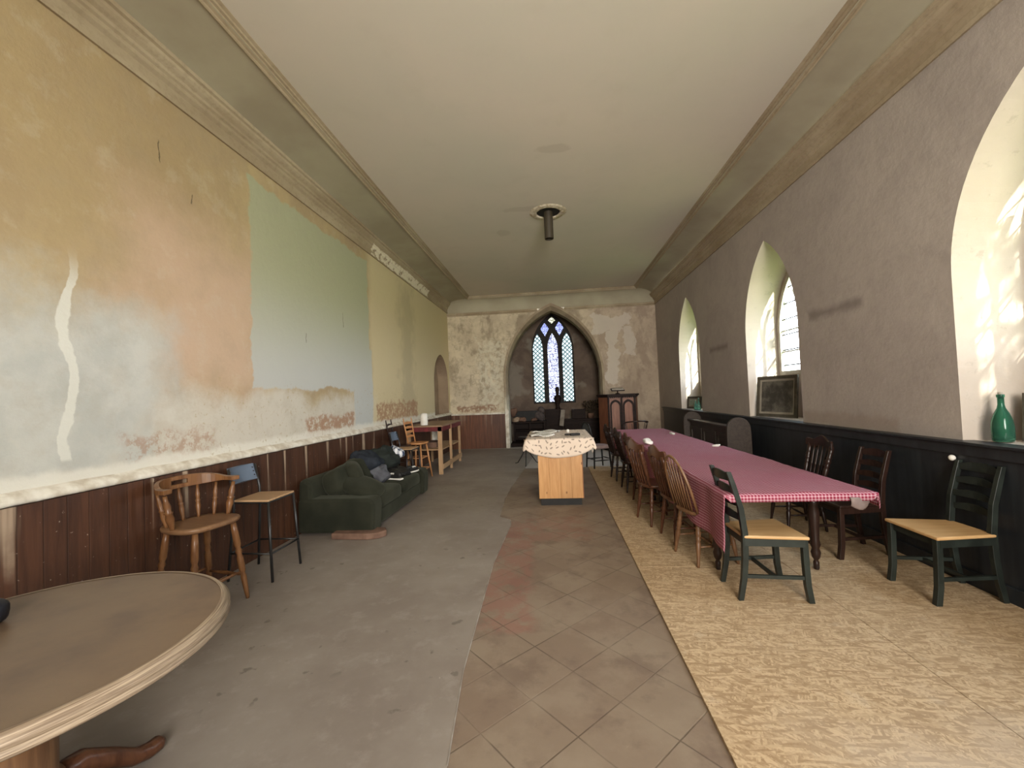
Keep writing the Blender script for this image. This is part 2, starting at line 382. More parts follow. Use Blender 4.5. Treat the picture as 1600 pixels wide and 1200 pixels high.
for k, (ang, s1, s2, off) in enumerate(((.3, 11, 60, 0), (-.6, 10, 55, 3), (1.3, 12, 64, 7), (-1.2, 11, 60, 11), (.8, 9, 52, 15), (.0, 8, 48, 19))):
    vn = n.t.nodes.new('ShaderNodeTexVoronoi'); vn.inputs['Scale'].default_value = 1
    n.t.links.new(n.map((s1*1.7, s2*1.7, 1), (0, 0, 0), (off, off, 0), n.map((1, 1, 1), (0, 0, ang), (0, 0, 0), pv.outputs[0])), vn.inputs['Vector'])
    sc_ = n.t.nodes.new('ShaderNodeSeparateColor'); n.t.links.new(vn.outputs['Color'], sc_.inputs[0])
    ck = n.mix(n.step(sc_.outputs[0], .05, .95), (.34, .235, .135), (.57, .43, .27))
    if cols is None: cols = ck; hh = sc_.outputs[1]
    else:
        msk = n.step(sc_.outputs[1], .54, .60); cols = n.mix(msk, cols, ck); hh = n.mix(msk, hh, sc_.outputs[1])
fg = n.noise(60, None, 4, .6); cols = n.mix(n.mul(n.step(fg, .45, .7), .35), cols, (.24, .15, .08)); lt_ = n.noise(9, n.map(loc=(3, 9, 0)), 8, .7); cols = n.mix(n.mul(n.step(lt_, .55, .68), .3), cols, (.62, .52, .38))
big = n.noise(.7, None, 4); cols = n.mix(n.mul(n.step(big, .4, .65), .25), cols, (.40, .25, .12))
pale_near = n.mul(n.rect(n.X, n.Y, 1.1, 3.2, .2, 1.95, .4, .3, 2, 3), .45); cols = n.mix(pale_near, cols, (.55, .47, .38))  # paler patch on the boards at the near right
n.bump(hh, .25, .004); M_osb = n.col(cols)
M_osbedge = simple('board_edge', (.24, .14, .07), (.12, .07, .035), 30)
# woods & others
M_pine = wood('orange_pine', (.56, .31, .125), (.45, .225, .08), 2, 1, .4, True)
M_pineL = wood('turned_honey_wood', (.21, .10, .040), (.13, .055, .021), 2, 1.5, .33)
M_seatL = wood('worn_honey_seat', (.23, .13, .065), (.16, .08, .038), 1, 1, .4)
M_brown = wood('brown_varnished_wood', (.105, .042, .020), (.060, .022, .011), 2, 1.5, .30)
M_brown2 = wood('tan_worn_wood', (.18, .092, .042), (.10, .048, .022), 2, 1.5, .38)
M_dark = wood('dark_stained_wood', (.028, .013, .009), (.016, .008, .006), 2, 1.5, .32)
M_blackw = simple('black_painted_wood', (.020, .026, .022), (.010, .013, .011), 8, .38, .4, .05)
M_tan = wood('blond_seat_wood', (.56, .36, .17), (.47, .28, .12), 1, 1, .45)
M_bench = wood('raw_softwood', (.50, .33, .185), (.38, .23, .12), 2, 1, .6)
M_benchtop = wood('worn_bench_top', (.34, .22, .14), (.24, .15, .09), 1, 1, .5)
M_redpaint = simple('dark_red_paint', (.18, .025, .03), (.10, .02, .02), 12, .5)
M_stoolpine = wood('pale_pine', (.58, .30, .13), (.45, .2, .08), 2, 1.5, .4)
M_metalblk = simple('black_steel', (.02, .02, .02), (.012, .012, .012), 10, .35, .5)
M_blueback = simple('blue_grey_laminate', (.10, .135, .19), (.07, .095, .14), 3, .38, .5)
M_stoolseat = wood('light_ply_seat', (.50, .33, .19), (.40, .24, .12), 1, 1, .35)
n = NT('worn_table_top', .38, .4); a = n.noise(2.2, None, 6, .6); c = n.mix(n.step(a, .35, .65), (.17, .115, .07), (.105, .068, .045))
c = n.mix(n.mul(n.step(n.noise(1.4, n.map(loc=(3, 3, 0)), 3), .5, .65), .5), c, (.20, .14, .085)); c = n.mix(n.mul(n.step(n.noise(30, n.map((1, 6, 1))), .55, .75), .2), c, (.1, .06, .035))
M_rtop = n.col(c)
n = NT('limed_rim', .45, .4); rad = n.M('SQRT', n.add(n.M('POWER', n.X, 2.0), n.M('POWER', n.Y, 2.0)))
an = n.M('ARCTAN2', n.Y, n.X); gv = n.noise(1, n.comb(n.mul(an, 3.0), n.mul(rad, 150.0), n.mul(n.Z, 220.0)), 5, .6)
c = n.mix(n.step(gv, .35, .65), (.38, .30, .21), (.17, .12, .08)); n.bump(gv, .3, .003); M_rim = n.col(c)
M_leather = simple('leather_black', (.012, .014, .022), (.008, .008, .012), 20, .5, .4, .2)
n = NT('green_velvet', .9, .1); a = n.noise(3, None, 6); c = n.mix(n.step(a, .3, .7), (.030, .031, .021), (.017, .019, .013)); n.b.inputs['Sheen Weight'].default_value = .12
n.b.inputs['Sheen Tint'].default_value = (.5, .52, .4, 1); n.bump(n.noise(40, None, 4), .15, .004); M_sofa = n.col(c)
M_cloth1 = simple('navy_fabric', (.030, .036, .046), (.018, .021, .028), 6, .9, .1, .3)
M_cloth2 = simple('grey_fabric', (.11, .115, .13), (.07, .07, .08), 6, .9, .1, .3)
M_cloth3 = simple('charcoal_green_fabric', (.028, .034, .030), (.018, .021, .019), 6, .9, .1, .3)
M_white = simple('white_paint', (.78, .77, .72), (.68, .66, .6), 8, .6)
M_black = simple('matt_black', (.015, .014, .013), (.009, .009, .009), 8, .6)
M_stone = simple('grey_stone', (.35, .32, .28), (.20, .17, .14), 5, .85, .2, .5)
M_brick = simple('worn_brick_wood', (.20, .12, .085), (.12, .07, .05), 8, .8, .2, .4)
M_log = simple('pale_driftwood', (.50, .40, .30), (.28, .19, .12), 6, .85, .2, .4, (1, 1, 4))
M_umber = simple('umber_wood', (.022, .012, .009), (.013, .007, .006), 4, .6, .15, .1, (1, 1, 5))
M_pulpit = wood('reddish_oak', (.24, .095, .050), (.15, .055, .03), 2, 1, .45)
M_oak = wood('grey_brown_oak', (.050, .036, .027), (.030, .021, .016), 1, 1, .5)
M_tube = simple('dark_bronze_tube', (.045, .036, .022), (.03, .024, .014), 5, .5, .4)
M_frame = simple('greyed_frame_wood', (.10, .088, .065), (.06, .052, .04), 12, .5)
M_frameW = simple('white_window_paint', (.62, .60, .55), (.45, .42, .36), 12, .6)
n = NT('faded_engraving', .35, .4); a = n.noise(5, None, 8, .7); c = n.mix(n.step(a, .4, .65), (.045, .042, .038), (.15, .14, .12)); M_print = n.col(c)
M_mat = simple('aged_card', (.36, .33, .27), (.28, .25, .20), 6, .7)
n = NT('checked_cloth', .85, .12)
sp = n.t.nodes.new('ShaderNodeSeparateXYZ'); n.t.links.new(n.UV, sp.inputs[0]); pu, pvv = sp.outputs[0], sp.outputs[1]
chk = lambda q: n.step(n.M('ABSOLUTE', n.sub(n.M('FRACT', n.mul(q, 44.0)), .5)), .18, .23)
sa, sb = chk(pu), chk(pvv); c = n.mix(n.mul(n.add(sa, sb), .5), (.48, .30, .34), (.19, .014, .038))
c = n.mix(n.mul(n.step(n.noise(1.3, None, 4), .4, .7), .3), c, (.30, .08, .12)); n.bump(n.noise(7, None, 5, .6), .35, .02); M_check = n.col(c)
n = NT('leaf_print_cloth', .8, .15)
vn = n.t.nodes.new('ShaderNodeTexVoronoi'); vn.inputs['Scale'].default_value = 12.5; n.t.links.new(n.UV, vn.inputs['Vector']); vn.inputs['Randomness'].default_value = .7
df = n.t.nodes.new('ShaderNodeVectorMath'); df.operation = 'SUBTRACT'
scv = n.t.nodes.new('ShaderNodeVectorMath'); scv.operation = 'SCALE'; scv.inputs['Scale'].default_value = 1
n.t.links.new(n.UV, df.inputs[0]); n.t.links.new(vn.outputs['Position'], df.inputs[1])
sc2 = n.t.nodes.new('ShaderNodeSeparateColor'); n.t.links.new(vn.outputs['Color'], sc2.inputs[0])
sd2 = n.t.nodes.new('ShaderNodeSeparateXYZ'); n.t.links.new(df.outputs[0], sd2.inputs[0])
ang = n.mul(sc2.outputs[0], 6.28); ca, sa_ = n.M('COSINE', ang), n.M('SINE', ang)
du = n.add(n.mul(sd2.outputs[0], ca), n.mul(sd2.outputs[1], sa_)); dv = n.sub(n.mul(sd2.outputs[1], ca), n.mul(sd2.outputs[0], sa_))
el = n.M('SQRT', n.add(n.M('POWER', n.mul(du, 38.0), 2.0), n.M('POWER', n.mul(dv, 95.0), 2.0)))
lf = n.step(n.add(el, n.mul(n.sub(n.noise(90, n.UV), .5), .8)), .75, 1.0, 1, 0)
c = n.mix(n.mul(lf, .8), (.66, .55, .45), (.20, .16, .13)); M_leaf = n.col(c)
n = NT('check_rag', .85, .1); c1 = n.M('FRACT', n.mul(n.X, 14.0)); c2 = n.M('FRACT', n.mul(n.Y, 14.0))
c = n.mix(n.mul(n.add(n.step(c1, .48, .52), n.step(c2, .48, .52)), .5), (.75, .77, .8), (.04, .06, .12)); M_rag = n.col(c)
n = NT('newsprint', .8, .1); c = n.mix(n.mul(n.step(n.noise(60, n.map((1, 3, 1))), .52, .58), .7), (.72, .70, .64), (.12, .12, .12)); M_news = n.col(c)
M_grass = simple('grass_field', (.21, .27, .07), (.15, .20, .05), 2, .95, .1)
# glass
def glass(name, tint, dapple_dirt=.45, lead=None, dark=None):
    n = NT(name); t = n.t
    tr = t.nodes.new('ShaderNodeBsdfTransparent'); gl = t.nodes.new('ShaderNodeBsdfGlossy'); gl.inputs['Roughness'].default_value = .5 if dark else .05
    ns = n.noise(3.2, None, 6, .65)
    colr = n.mix(n.mul(n.step(ns, .42, .60), dapple_dirt), tint, tuple(x*.25 for x in tint))  # patchy tint: old glass grime, also dapples the sun like leaf shade
    df = t.nodes.new('ShaderNodeBsdfDiffuse'); df.inputs[0].default_value = (.05, .05, .05, 1)
    if dark: colr = n.mix(lead(n), colr, dark); lead = None
    t.links.new(colr, tr.inputs[0])
    m1 = t.nodes.new('ShaderNodeMixShader'); m1.inputs[0].default_value = .06; t.links.new(tr.outputs[0], m1.inputs[1]); t.links.new(gl.outputs[0], m1.inputs[2])
    m2 = t.nodes.new('ShaderNodeMixShader'); t.links.new(m1.outputs[0], m2.inputs[1]); t.links.new(df.outputs[0], m2.inputs[2])
    if lead is not None: n._in(m2.inputs[0], lead(n))
    else: m2.inputs[0].default_value = 0
    t.links.new(m2.outputs[0], n.out.inputs[0]); n.nt = colr
    return n
def lead_side(n):
    a = n.M('ABSOLUTE', n.sub(n.M('FRACT', n.mul(n.Y, 7.5)), .5)); b = n.M('ABSOLUTE', n.sub(n.M('FRACT', n.mul(n.Z, 4.4)), .5))
    return n.step(n.mx(a, b), .44, .47)
M_glass = glass('leaded_glass', (.92, .97, .95), .55, lead_side).m
def lead_diamond(n):
    a = n.M('ABSOLUTE', n.sub(n.M('FRACT', n.mul(n.add(n.X, n.Z), 7.0)), .5)); b = n.M('ABSOLUTE', n.sub(n.M('FRACT', n.mul(n.sub(n.X, n.Z), 7.0)), .5))
    w_ = n.vor(13, None, 'DISTANCE_TO_EDGE')
    return n.mx(n.step(n.mx(a, b), .31, .37), n.mul(n.step(w_, .03, .07, 1, 0), .75))
M_glassE = glass('pale_teal_stained_glass', (.090, .110, .110), .35, lead_diamond, (.0015, .0050, .0055)).m
def lead_cell(n):
    w_ = n.vor(15, None, 'DISTANCE_TO_EDGE'); a = n.M('ABSOLUTE', n.sub(n.M('FRACT', n.mul(n.Z, 5.2)), .5))
    return n.mx(n.step(w_, .05, .10, 1, 0), n.step(a, .45, .475))
M_glassC = glass('pale_lilac_stained_glass', (.070, .075, .088), .45, lead_cell, (.006, .006, .016)).m
M_glassB = glass('pale_blue_stained_glass', (.040, .045, .075), .45, lead_cell, (.005, .005, .02)).m
M_glassY = glass('cream_stained_glass', (.075, .073, .055), .45, lead_cell, (.012, .011, .006)).m
n = NT('green_bottle_glass', .08, .5); n.b.inputs['Transmission Weight'].default_value = .85; n.b.inputs['IOR'].default_value = 1.3; M_bottle = n.col((.12, .42, .28))
n = NT('aqua_bottle_glass', .1, .5); n.b.inputs['Transmission Weight'].default_value = .85; n.b.inputs['IOR'].default_value = 1.3; M_bottle2 = n.col((.35, .85, .70))

# ------------------------------------------------------------------ the room shell
XL, XR, YF, YB, CZ = -3.05, 3.05, 12.25, -3.0, 4.47
bm = B(); v = [bm.verts.new(p) for p in ((XL-.1, YB-.1, 0), (XR+.5, YB-.1, 0), (XR+.5, 15, 0), (XL-.1, 15, 0))]; bm.faces.new(v)
bmesh.ops.recalc_face_normals(bm, faces=bm.faces)
obj('floor', bm, M_tile, kind='structure')
# left wall with the blind pointed niche
mL = lambda y, z: (XL, y, z)
niche = arch(11.33, .73, 1.04, 1.95, .80, 10)
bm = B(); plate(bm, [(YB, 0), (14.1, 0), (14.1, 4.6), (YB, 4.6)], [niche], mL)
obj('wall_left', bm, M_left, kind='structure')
bm = B(); skin(bm, [(XL, y, z) for y, z in niche], [(XL-.30, y, z) for y, z in niche])
v = [bm.verts.new((XL-.30, y, z)) for y, z in niche]; bm.faces.new(v)
obj('door_1', bm, simple('niche_plaster', (.36, .27, .18), (.26, .19, .13), 2, .9, .1), kind='structure')
# right wall and window recesses
mR = lambda y, z: (XR, y, z)
XO = 3.47
win_in = {y: arch(y, .69, 1.06, 2.30, 1.27, 14) for y in WINY}
win_out = {y: arch(y, .57, 1.68, 2.30, 1.00, 14) for y in WINY}
bm = B(); plate(bm, [(YB, 0), (14.1, 0), (14.1, 4.6), (YB, 4.6)], [win_in[y] for y in WINY], mR)
obj('wall_right', bm, M_right, kind='structure')
for i, y in enumerate(WINY):
    bm = B()
    mid = arch(y, .60, 1.06, 2.30, 1.08, 14)
    skin(bm, [(XR, a, b) for a, b in win_in[y]], [(XO, a, b) for a, b in mid])
    plate(bm, mid, [win_out[y]], lambda a, b: (XO, a, b))
    skin(bm, [(XO, a, b) for a, b in win_out[y]], [(XO+.10, a, b) for a, b in win_out[y]])
    wobj = obj('window_%d' % (i+1), bm, M_reveal, kind='structure')
    bm = B(); mp = lambda a, b, d: (d, a, b)
    ring(bm, win_out[y], arch(y, .515, 1.735, 2.30, .92, 14), mp, XO-.005, XO+.05)
    obj('window_frame', bm, M_frameW, wobj)
    bm = B(); xc = XO+.025
    tube(bm, [(xc, y, 1.70), (xc, y, 2.32)], .022, 6)
    for s in (-1, 1):       # intersecting tracery
        R = 1.12
        tube(bm, [(xc, y + s*(R - R*math.cos(t*.0785)), 2.30 + R*math.sin(t*.0785)) for t in range(0, 8)], .020, 6)
        tube(bm, [(xc, y + s*(.545 - R + R*math.cos(t*.0785)), 2.30 + R*math.sin(t*.0785)) for t in range(0, 12)], .012, 6)
    for z in (2.02, 2.33): tube(bm, [(xc, y-.53, z), (xc, y+.53, z)], .013, 6)
    obj('glazing_bars', bm, M_frameW, wobj)
    bm = B(); plate(bm, arch(y, .53, 1.72, 2.30, .93, 14), [], lambda a, b: (XO+.03, a, b)); obj('window_glass', bm, M_glass, wobj)
# far wall with the big pointed arch
mF = lambda x, z: (x, YF, z)
ac = .06
aout, ain = arch(ac, 1.46, 0, 2.05, 2.14, 22), arch(ac, 1.35, 0, 2.05, 1.95, 22)
bm = B(); plate(bm, [(XL, 0), (ac-1.46, 0)]+aout[1:-1]+[(ac+1.46, 0), (XR, 0), (XR, 4.6), (XL, 4.6)], [], mF)
obj('wall_far', bm, M_far, kind='structure')
bm = B()
skin(bm, [(x, YF, z) for x, z in aout], [(x, YF-.10, z) for x, z in aout], False)
aob = arch(ac, 1.40, 0, 2.05, 2.06, 22)
skin(bm, [(x, YF-.10, z) for x, z in aout], [(x, YF-.10, z) for x, z in aob], False)
skin(bm, [(x, YF-.10, z) for x, z in aob], [(x, YF+.06, z) for x, z in ain], False)
skin(bm, [(x, YF+.06, z) for x, z in ain], [(x, YF+.42, z) for x, z in ain], False)
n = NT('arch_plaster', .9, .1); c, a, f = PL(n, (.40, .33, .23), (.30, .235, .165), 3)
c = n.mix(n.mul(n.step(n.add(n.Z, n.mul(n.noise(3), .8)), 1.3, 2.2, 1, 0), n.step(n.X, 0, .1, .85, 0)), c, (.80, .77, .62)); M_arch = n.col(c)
obj('trim_1', bm, M_arch, kind='structure')
# chancel beyond the arch
YC = 14.0; cx0, cx1 = -2.1, 2.2
lights = [(-.42, .165, 1.28, 3.05, .54), (.08, .175, 1.27, 3.05, .54), (.56, .165, 1.28, 3.05, .55)]
holes = [arch(c, hw, b, s, r, 6) for c, hw, b, s, r in lights]
dia = lambda c, z, hw, up, dn: [(c-hw, z), (c-hw*.45, z+up*.62), (c, z+up), (c+hw*.45, z+up*.62), (c+hw, z), (c+hw*.45, z-dn*.55), (c, z-dn), (c-hw*.45, z-dn*.55)]
holes += [dia(-.16, 3.75, .14, .20, .26), dia(.33, 3.76, .145, .22, .26), dia(.085, 4.03, .125, .12, .12)]
bigarch = arch(.075, .70, 1.22, 3.0, 1.25, 14)
bm = B(); plate(bm, [(cx0, 0), (cx1, 0), (cx1, 4.9), (cx0, 4.9)], [bigarch], lambda x, z: (x, YC, z))
skin(bm, [(x, YC, z) for x, z in bigarch], [(x, YC+.12, z) for x, z in bigarch])
for x in (cx0, cx1):
    vv = [bm.verts.new(p) for p in ((x, YF+.42, 0), (x, YC, 0), (x, YC, 4.9), (x, YF+.42, 4.9))]; bm.faces.new(vv)
vv = [bm.verts.new(p) for p in ((cx0, YF+.42, 4.9), (cx1, YF+.42, 4.9), (cx1, YC, 4.9), (cx0, YC, 4.9))]; bm.faces.new(vv)
plate(bm, [(cx0, 0), (ac-1.35, 0)]+ain[1:-1]+[(ac+1.35, 0), (cx1, 0), (cx1, 4.9), (cx0, 4.9)], [], lambda x, z: (x, YF+.42, z))
obj('wall_chancel', bm, M_chancel, kind='structure')
M_trac = simple('dark_tracery_stone', (.045, .040, .038), (.028, .025, .024), 6, .8)
bm = B()
for yy in (YC+.10, YC+.16): plate(bm, bigarch, holes, lambda x, z: (x, yy, z))
for h in holes: skin(bm, [(x, YC+.10, z) for x, z in h], [(x, YC+.16, z) for x, z in h])
w5 = obj('window_5', bm, M_trac, kind='structure')
for h, mt in zip(holes, (M_glassE, M_glassC, M_glassE, M_glassB, M_glassB, M_glassY)):
    bm = B(); plate(bm, h, [], lambda x, z: (x, YC+.13, z)); obj('stained_glass', bm, mt, w5)
# ceiling, coves and cornices
bm = B(); cxl, cxr, cyf = -2.31, 2.44, 11.88
v = [bm.verts.new(p) for p in ((cxl, YB, CZ), (cxr, YB, CZ), (cxr, cyf, CZ), (cxl, cyf, CZ))]; bm.faces.new(v)
obj('ceiling', bm, M_ceil, kind='structure')
def sweep_profile(prof, path):
    bm = B(); rows = [[bm.verts.new(p(d, z)) for d, z in prof] for p in path]
    for a, b in zip(rows, rows[1:]):
        for i in range(len(prof)-1): bm.faces.new((a[i], b[i], b[i+1], a[i+1]))
    return bm
corn = [(0, 3.99), (.025, 3.985), (.03, 4.02), (.018, 4.03), (.022, 4.10), (.05, 4.12), (.055, 4.15), (.075, 4.16), (.08, 4.185), (.11, 4.20), (.13, 4.215), (.135, 4.24), (.16, 4.245), (.165, 4.275), (.15, 4.285), (.13, 4.285)]
edge = [(0, -.075), (.012, -.07), (.014, -.055), (.035, -.05), (.04, -.03), (.06, -.027), (.062, -.008), (.09, -.003), (.092, .005)]
pathL = [lambda d, z: (XL+d, YB, z), lambda d, z: (XL+d, 12.25, z)]
o = obj('trim_2', sweep_profile([(d, z+.085) for d, z in corn], pathL), M_corn, kind='structure')
pathR = [lambda d, z: (XR-d, YB, z), lambda d, z: (XR-d, 12.25, z)]
obj('trim_3', sweep_profile(corn, pathR), M_corn, kind='structure')
def cove(w, z0, d0):
    pts = []
    for i in range(11):
        t = i/10*PI/2*.92
        pts.append((d0 + (w-d0)*(1-math.cos(t))/(1-math.cos(PI/2*.92)), z0 + (CZ-.05-z0)*math.sin(t)/math.sin(PI/2*.92)))
    return pts
obj('trim_4', sweep_profile(cove(cxl-XL, 4.33, .10), pathL), M_cove, smooth=True, kind='structure')
obj('trim_5', sweep_profile(cove(XR-cxr, 4.27, .10), pathR), M_cove, smooth=True, kind='structure')
fc = cove(YF-cyf, 4.06, .03)
obj('trim_6', sweep_profile(fc, [lambda d, z: (XL, YF-d, z), lambda d, z: (XR, YF-d, z)]), M_cove, smooth=True, kind='structure')
small = [(0, 3.97), (.02, 3.97), (.025, 4.0), (.05, 4.01), (.055, 4.05), (.04, 4.06), (.02, 4.065)]
for k, (x0, x1) in enumerate(((XL, -.34), (.46, XR))):
    obj('trim_%d' % (7+k), sweep_profile(small, [lambda d, z: (x0, YF-d, z), lambda d, z: (x1, YF-d, z)]), M_corn, kind='structure')
E3 = lambda o_: [(a, CZ+b) for a, b in edge]
obj('trim_9', sweep_profile(E3(0), [lambda d, z: (cxl-.045+d, YB, z), lambda d, z: (cxl-.045+d, cyf+.045, z)]), M_corn, kind='structure')
obj('trim_10', sweep_profile(E3(0), [lambda d, z: (cxr+.045-d, YB, z), lambda d, z: (cxr+.045-d, cyf+.045, z)]), M_corn, kind='structure')
obj('trim_11', sweep_profile(E3(0), [lambda d, z: (cxl-.045, cyf+.045-d, z), lambda d, z: (cxr+.045, cyf+.045-d, z)]), M_corn, kind='structure')
# back wall behind the viewer without a window
bh = arch(.3, 1.75, 1.1, 2.3, 1.55, 14)
bm = B(); plate(bm, [(XL, 0), (XR, 0), (XR, 4.6), (XL, 4.6)], [], lambda x, z: (x, YB, z)); obj('wall_back', bm, M_far, kind='structure')
# wainscots
bm = B(); box(bm, XL, XL+.035, YB, 12.25, 0, 1.02); obj('baseboard_left', bm, M_dadoL, kind='structure')
bm = B()
N = 260; rows = []
for i in range(N+1):
    y = YB + (12.24-YB)*i/N; j = noise.noise(Vector((y*4, 0, 0)))*.012; j2 = noise.noise(Vector((y*9, 5, 0)))*.010
    rows.append([bm.verts.new(p) for p in ((XL, y, 1.030), (XL+.05, y, 1.028+j2*.5), (XL+.058+j, y, 1.04), (XL+.055+j2, y, 1.062+j2), (XL+.03+j, y, 1.085+j), (XL, y, 1.10+j))])
for a, b in zip(rows, rows[1:]):
    for i in range(5): bm.faces.new((a[i], b[i], b[i+1], a[i+1]))
obj('trim_12', bm, M_ledge, smooth=True, kind='structure')
bm = B(); box(bm, XL, ac-1.46, YF-.05, YF, 0, 1.0); obj('baseboard_far', bm, M_dadoF, kind='structure')
bm = B(); box(bm, XL, ac-1.47, YF-.075, YF, 1.0, 1.05); obj('trim_13', bm, M_ledge, bevel=.01, kind='structure')
bm = B(); box(bm, ac-1.46, ac-1.345, YF-.11, YF+.02, 0, 1.12); obj('trim_14', bm, M_ledge, bevel=.01, kind='structure')
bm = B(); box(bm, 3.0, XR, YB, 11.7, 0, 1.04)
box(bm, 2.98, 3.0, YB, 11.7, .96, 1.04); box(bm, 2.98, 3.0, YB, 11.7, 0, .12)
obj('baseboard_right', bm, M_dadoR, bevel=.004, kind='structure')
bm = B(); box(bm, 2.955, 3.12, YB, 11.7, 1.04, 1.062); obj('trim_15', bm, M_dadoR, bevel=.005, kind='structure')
# ground outside
bm = B()
v = [bm.verts.new(p) for p in ((-40, -60, -.6), (70, -60, -.6), (70, 80, -.6), (-40, 80, -.6))]; bm.faces.new(v)
obj('ground', bm, M_grass, kind='structure')

# leafy trees outside on the sunny side: they break the sun into flecks on the window jambs
n = NT('leaves', .7, .2); M_leafg = n.col((.06, .12, .02))
for k, (yc, lab) in enumerate(((-5.4, 'leafy tree outside beyond the nearest right-hand window, partly behind the viewer'), (-.4, 'leafy tree outside between the near and middle right-hand windows'))):
    t = thing('tree', lab, 'tree', (6.0, yc, -.6), 0)
    obj('trunk', tube(B(), [(0, 0, 0), (.05, .05, 2), (-.05, 0, 4), (0, .1, 6.3)], [.18, .14, .10, .03], 10), M_umber, t, smooth=True)
    rr = random.Random(k+20); bm = B()
    for q in range(1900):
        while True:
            p = Vector((rr.uniform(-1, 1), rr.uniform(-1, 1), rr.uniform(-1, 1)))
            if p.length < 1: break
        c_ = Vector((p.x*1.5-.2, p.y*2.5, 4.6+p.z*2.9)); d1 = Vector((rr.gauss(0, 1), rr.gauss(0, 1), rr.gauss(0, 1))).normalized(); d2 = d1.orthogonal().normalized()
        h_ = rr.uniform(.07, .12)
        bm.faces.new([bm.verts.new(c_+v_) for v_ in (d1*h_, d2*h_*.5, -d1*h_, -d2*h_*.5)])
    obj('foliage', bm, M_leafg, t, recalc=False)
# floor coverings
poly = [(-.50, -2.9), (-.50, 1.73), (-.56, 2.32), (-.60, 3.8), (-.55, 4.95), (-.58, 5.13), (-.73, 5.27), (-.76, 6.2), (-.74, 7.03), (-.52, 10.4), (-.55, 11.9), (-2.95, 12.1), (-3.01, 12.1), (-3.01, -2.9)]
bm = B(); prism(bm, poly, lambda a, b, d: (a, b, d), .0005, .006)
o = obj('vinyl_sheet', bm, M_vinyl); tag(o, 'worn grey-brown vinyl floor sheet with ragged edge along the left half', 'floor covering')
bm = B(); pts = []
for (a, b), (c2_, d2_) in zip(poly[1:9], poly[2:10]):
    for t in range(4): pts.append((a+(c2_-a)*t/4, b+(d2_-b)*t/4, .0065))
tube(bm, pts, .0045, 5, flat=.5); obj('frayed_edge', bm, M_stone, o)['label'] = 'pale frayed edge of the vinyl sheet'
labs = [['strand board sheet on the floor at the near left beside the tiles', 'strand board sheet on the floor at the near right, in the picture corner'],
        ['strand board sheet under the black chair with the blond seat', 'strand board sheet in the shade under the table near its turned leg'],
        ['strand board sheet under the row of brown spindle chairs', 'strand board sheet in shade behind the middle of the long table'],
        ['farthest strand board sheet by the tiles, under the dark spindle chairs', 'farthest strand board sheet in shade beside the oak pew']]
ysh = [(-1.18, 1.26), (1.26, 3.70), (3.70, 6.14), (6.14, 8.66)]
for k, (y0, y1) in enumerate(ysh):
    for j, (x0, x1) in enumerate(((.67, 1.888), (1.892, 2.975))):
        bm = B(); box(bm, x0, x1, y0+.002, y1-.002, .0005, .018)
        o = obj('strand_board', bm, M_osb); tag(o, labs[k][j], 'floor board')

# ------------------------------------------------------------------ chairs
LEGP = [(0, .011), (.06, .014), (.12, .013), (.3, .018), (.45, .022), (.5, .016), (.53, .024), (.56, .016), (.6, .022), (.66, .024), (.7, .017), (.73, .024), (.76, .017), (.85, .021), (1, .018)]
SPIN = [(0, .009), (.1, .009), (.2, .012), (.35, .016), (.48, .012), (.52, .017), (.56, .011), (.7, .014), (.85, .009), (1, .008)]
def seatshape(bm, w, d, z, th, wr=None, n=28, e=.55, dish=.006):
    wr = wr or w
    def ringp(sc, zz):
        out = []
        for i in range(n):
            a = 2*PI*i/n; cx_ = math.copysign(abs(math.cos(a))**e, math.cos(a)); sy = math.copysign(abs(math.sin(a))**e, math.sin(a))
            hw = (w if sy > 0 else w+(wr-w)*(-sy))/2
            out.append((cx_*hw*sc, sy*d/2*sc, zz))
        return out
    rings = [[bm.verts.new(p) for p in ringp(s, zz)] for s, zz in ((.93, z-th), (.99, z-th*.7), (1, z-th*.25), (.975, z), (.8, z-dish*.4), (.45, z-dish))]
    for a, b in zip(rings, rings[1:]):
        for k in range(n): bm.faces.new((a[k], a[(k+1) % n], b[(k+1) % n], b[k]))
    bm.faces.new(rings[0]); bm.faces.new(rings[-1][::-1]); return bm
def splay_legs(t, mat, sh, w, d, top, foot=(1.35, 1.3), prof=LEGP, name='leg'):
    fx, fy = foot
    P = {}
    for sx in (-1, 1):
        for sy in (-1, 1):
            p0 = (sx*w*fx, sy*d*fy, 0); p1 = (sx*w, sy*d, top)
            P[(sx, sy)] = (Vector(p0), Vector(p1))
            obj(name, turned(B(), p0, p1, prof), mat, t, smooth=True)
    return P
def stretchers(t, mat, P, h=.38, r=.009, hbar=True, name='stretcher'):
    at = lambda k, f: P[k][0].lerp(P[k][1], f)
    pr = [(0, r*.8), (.3, r*1.1), (.5, r*1.5), (.7, r*1.1), (1, r*.8)]
    for sx in (-1, 1): obj(name, turned(B(), at((sx, -1), h), at((sx, 1), h), pr, 8), mat, t, smooth=True)
    if hbar: obj(name, turned(B(), at((-1, -1), h).lerp(at((-1, 1), h), .5), at((1, -1), h).lerp(at((1, 1), h), .5), pr, 8), mat, t, smooth=True)
    else:
        for sy in (-1, 1): obj(name, turned(B(), at((-1, sy), h*1.15), at((1, sy), h*1.15), pr, 8), mat, t, smooth=True)

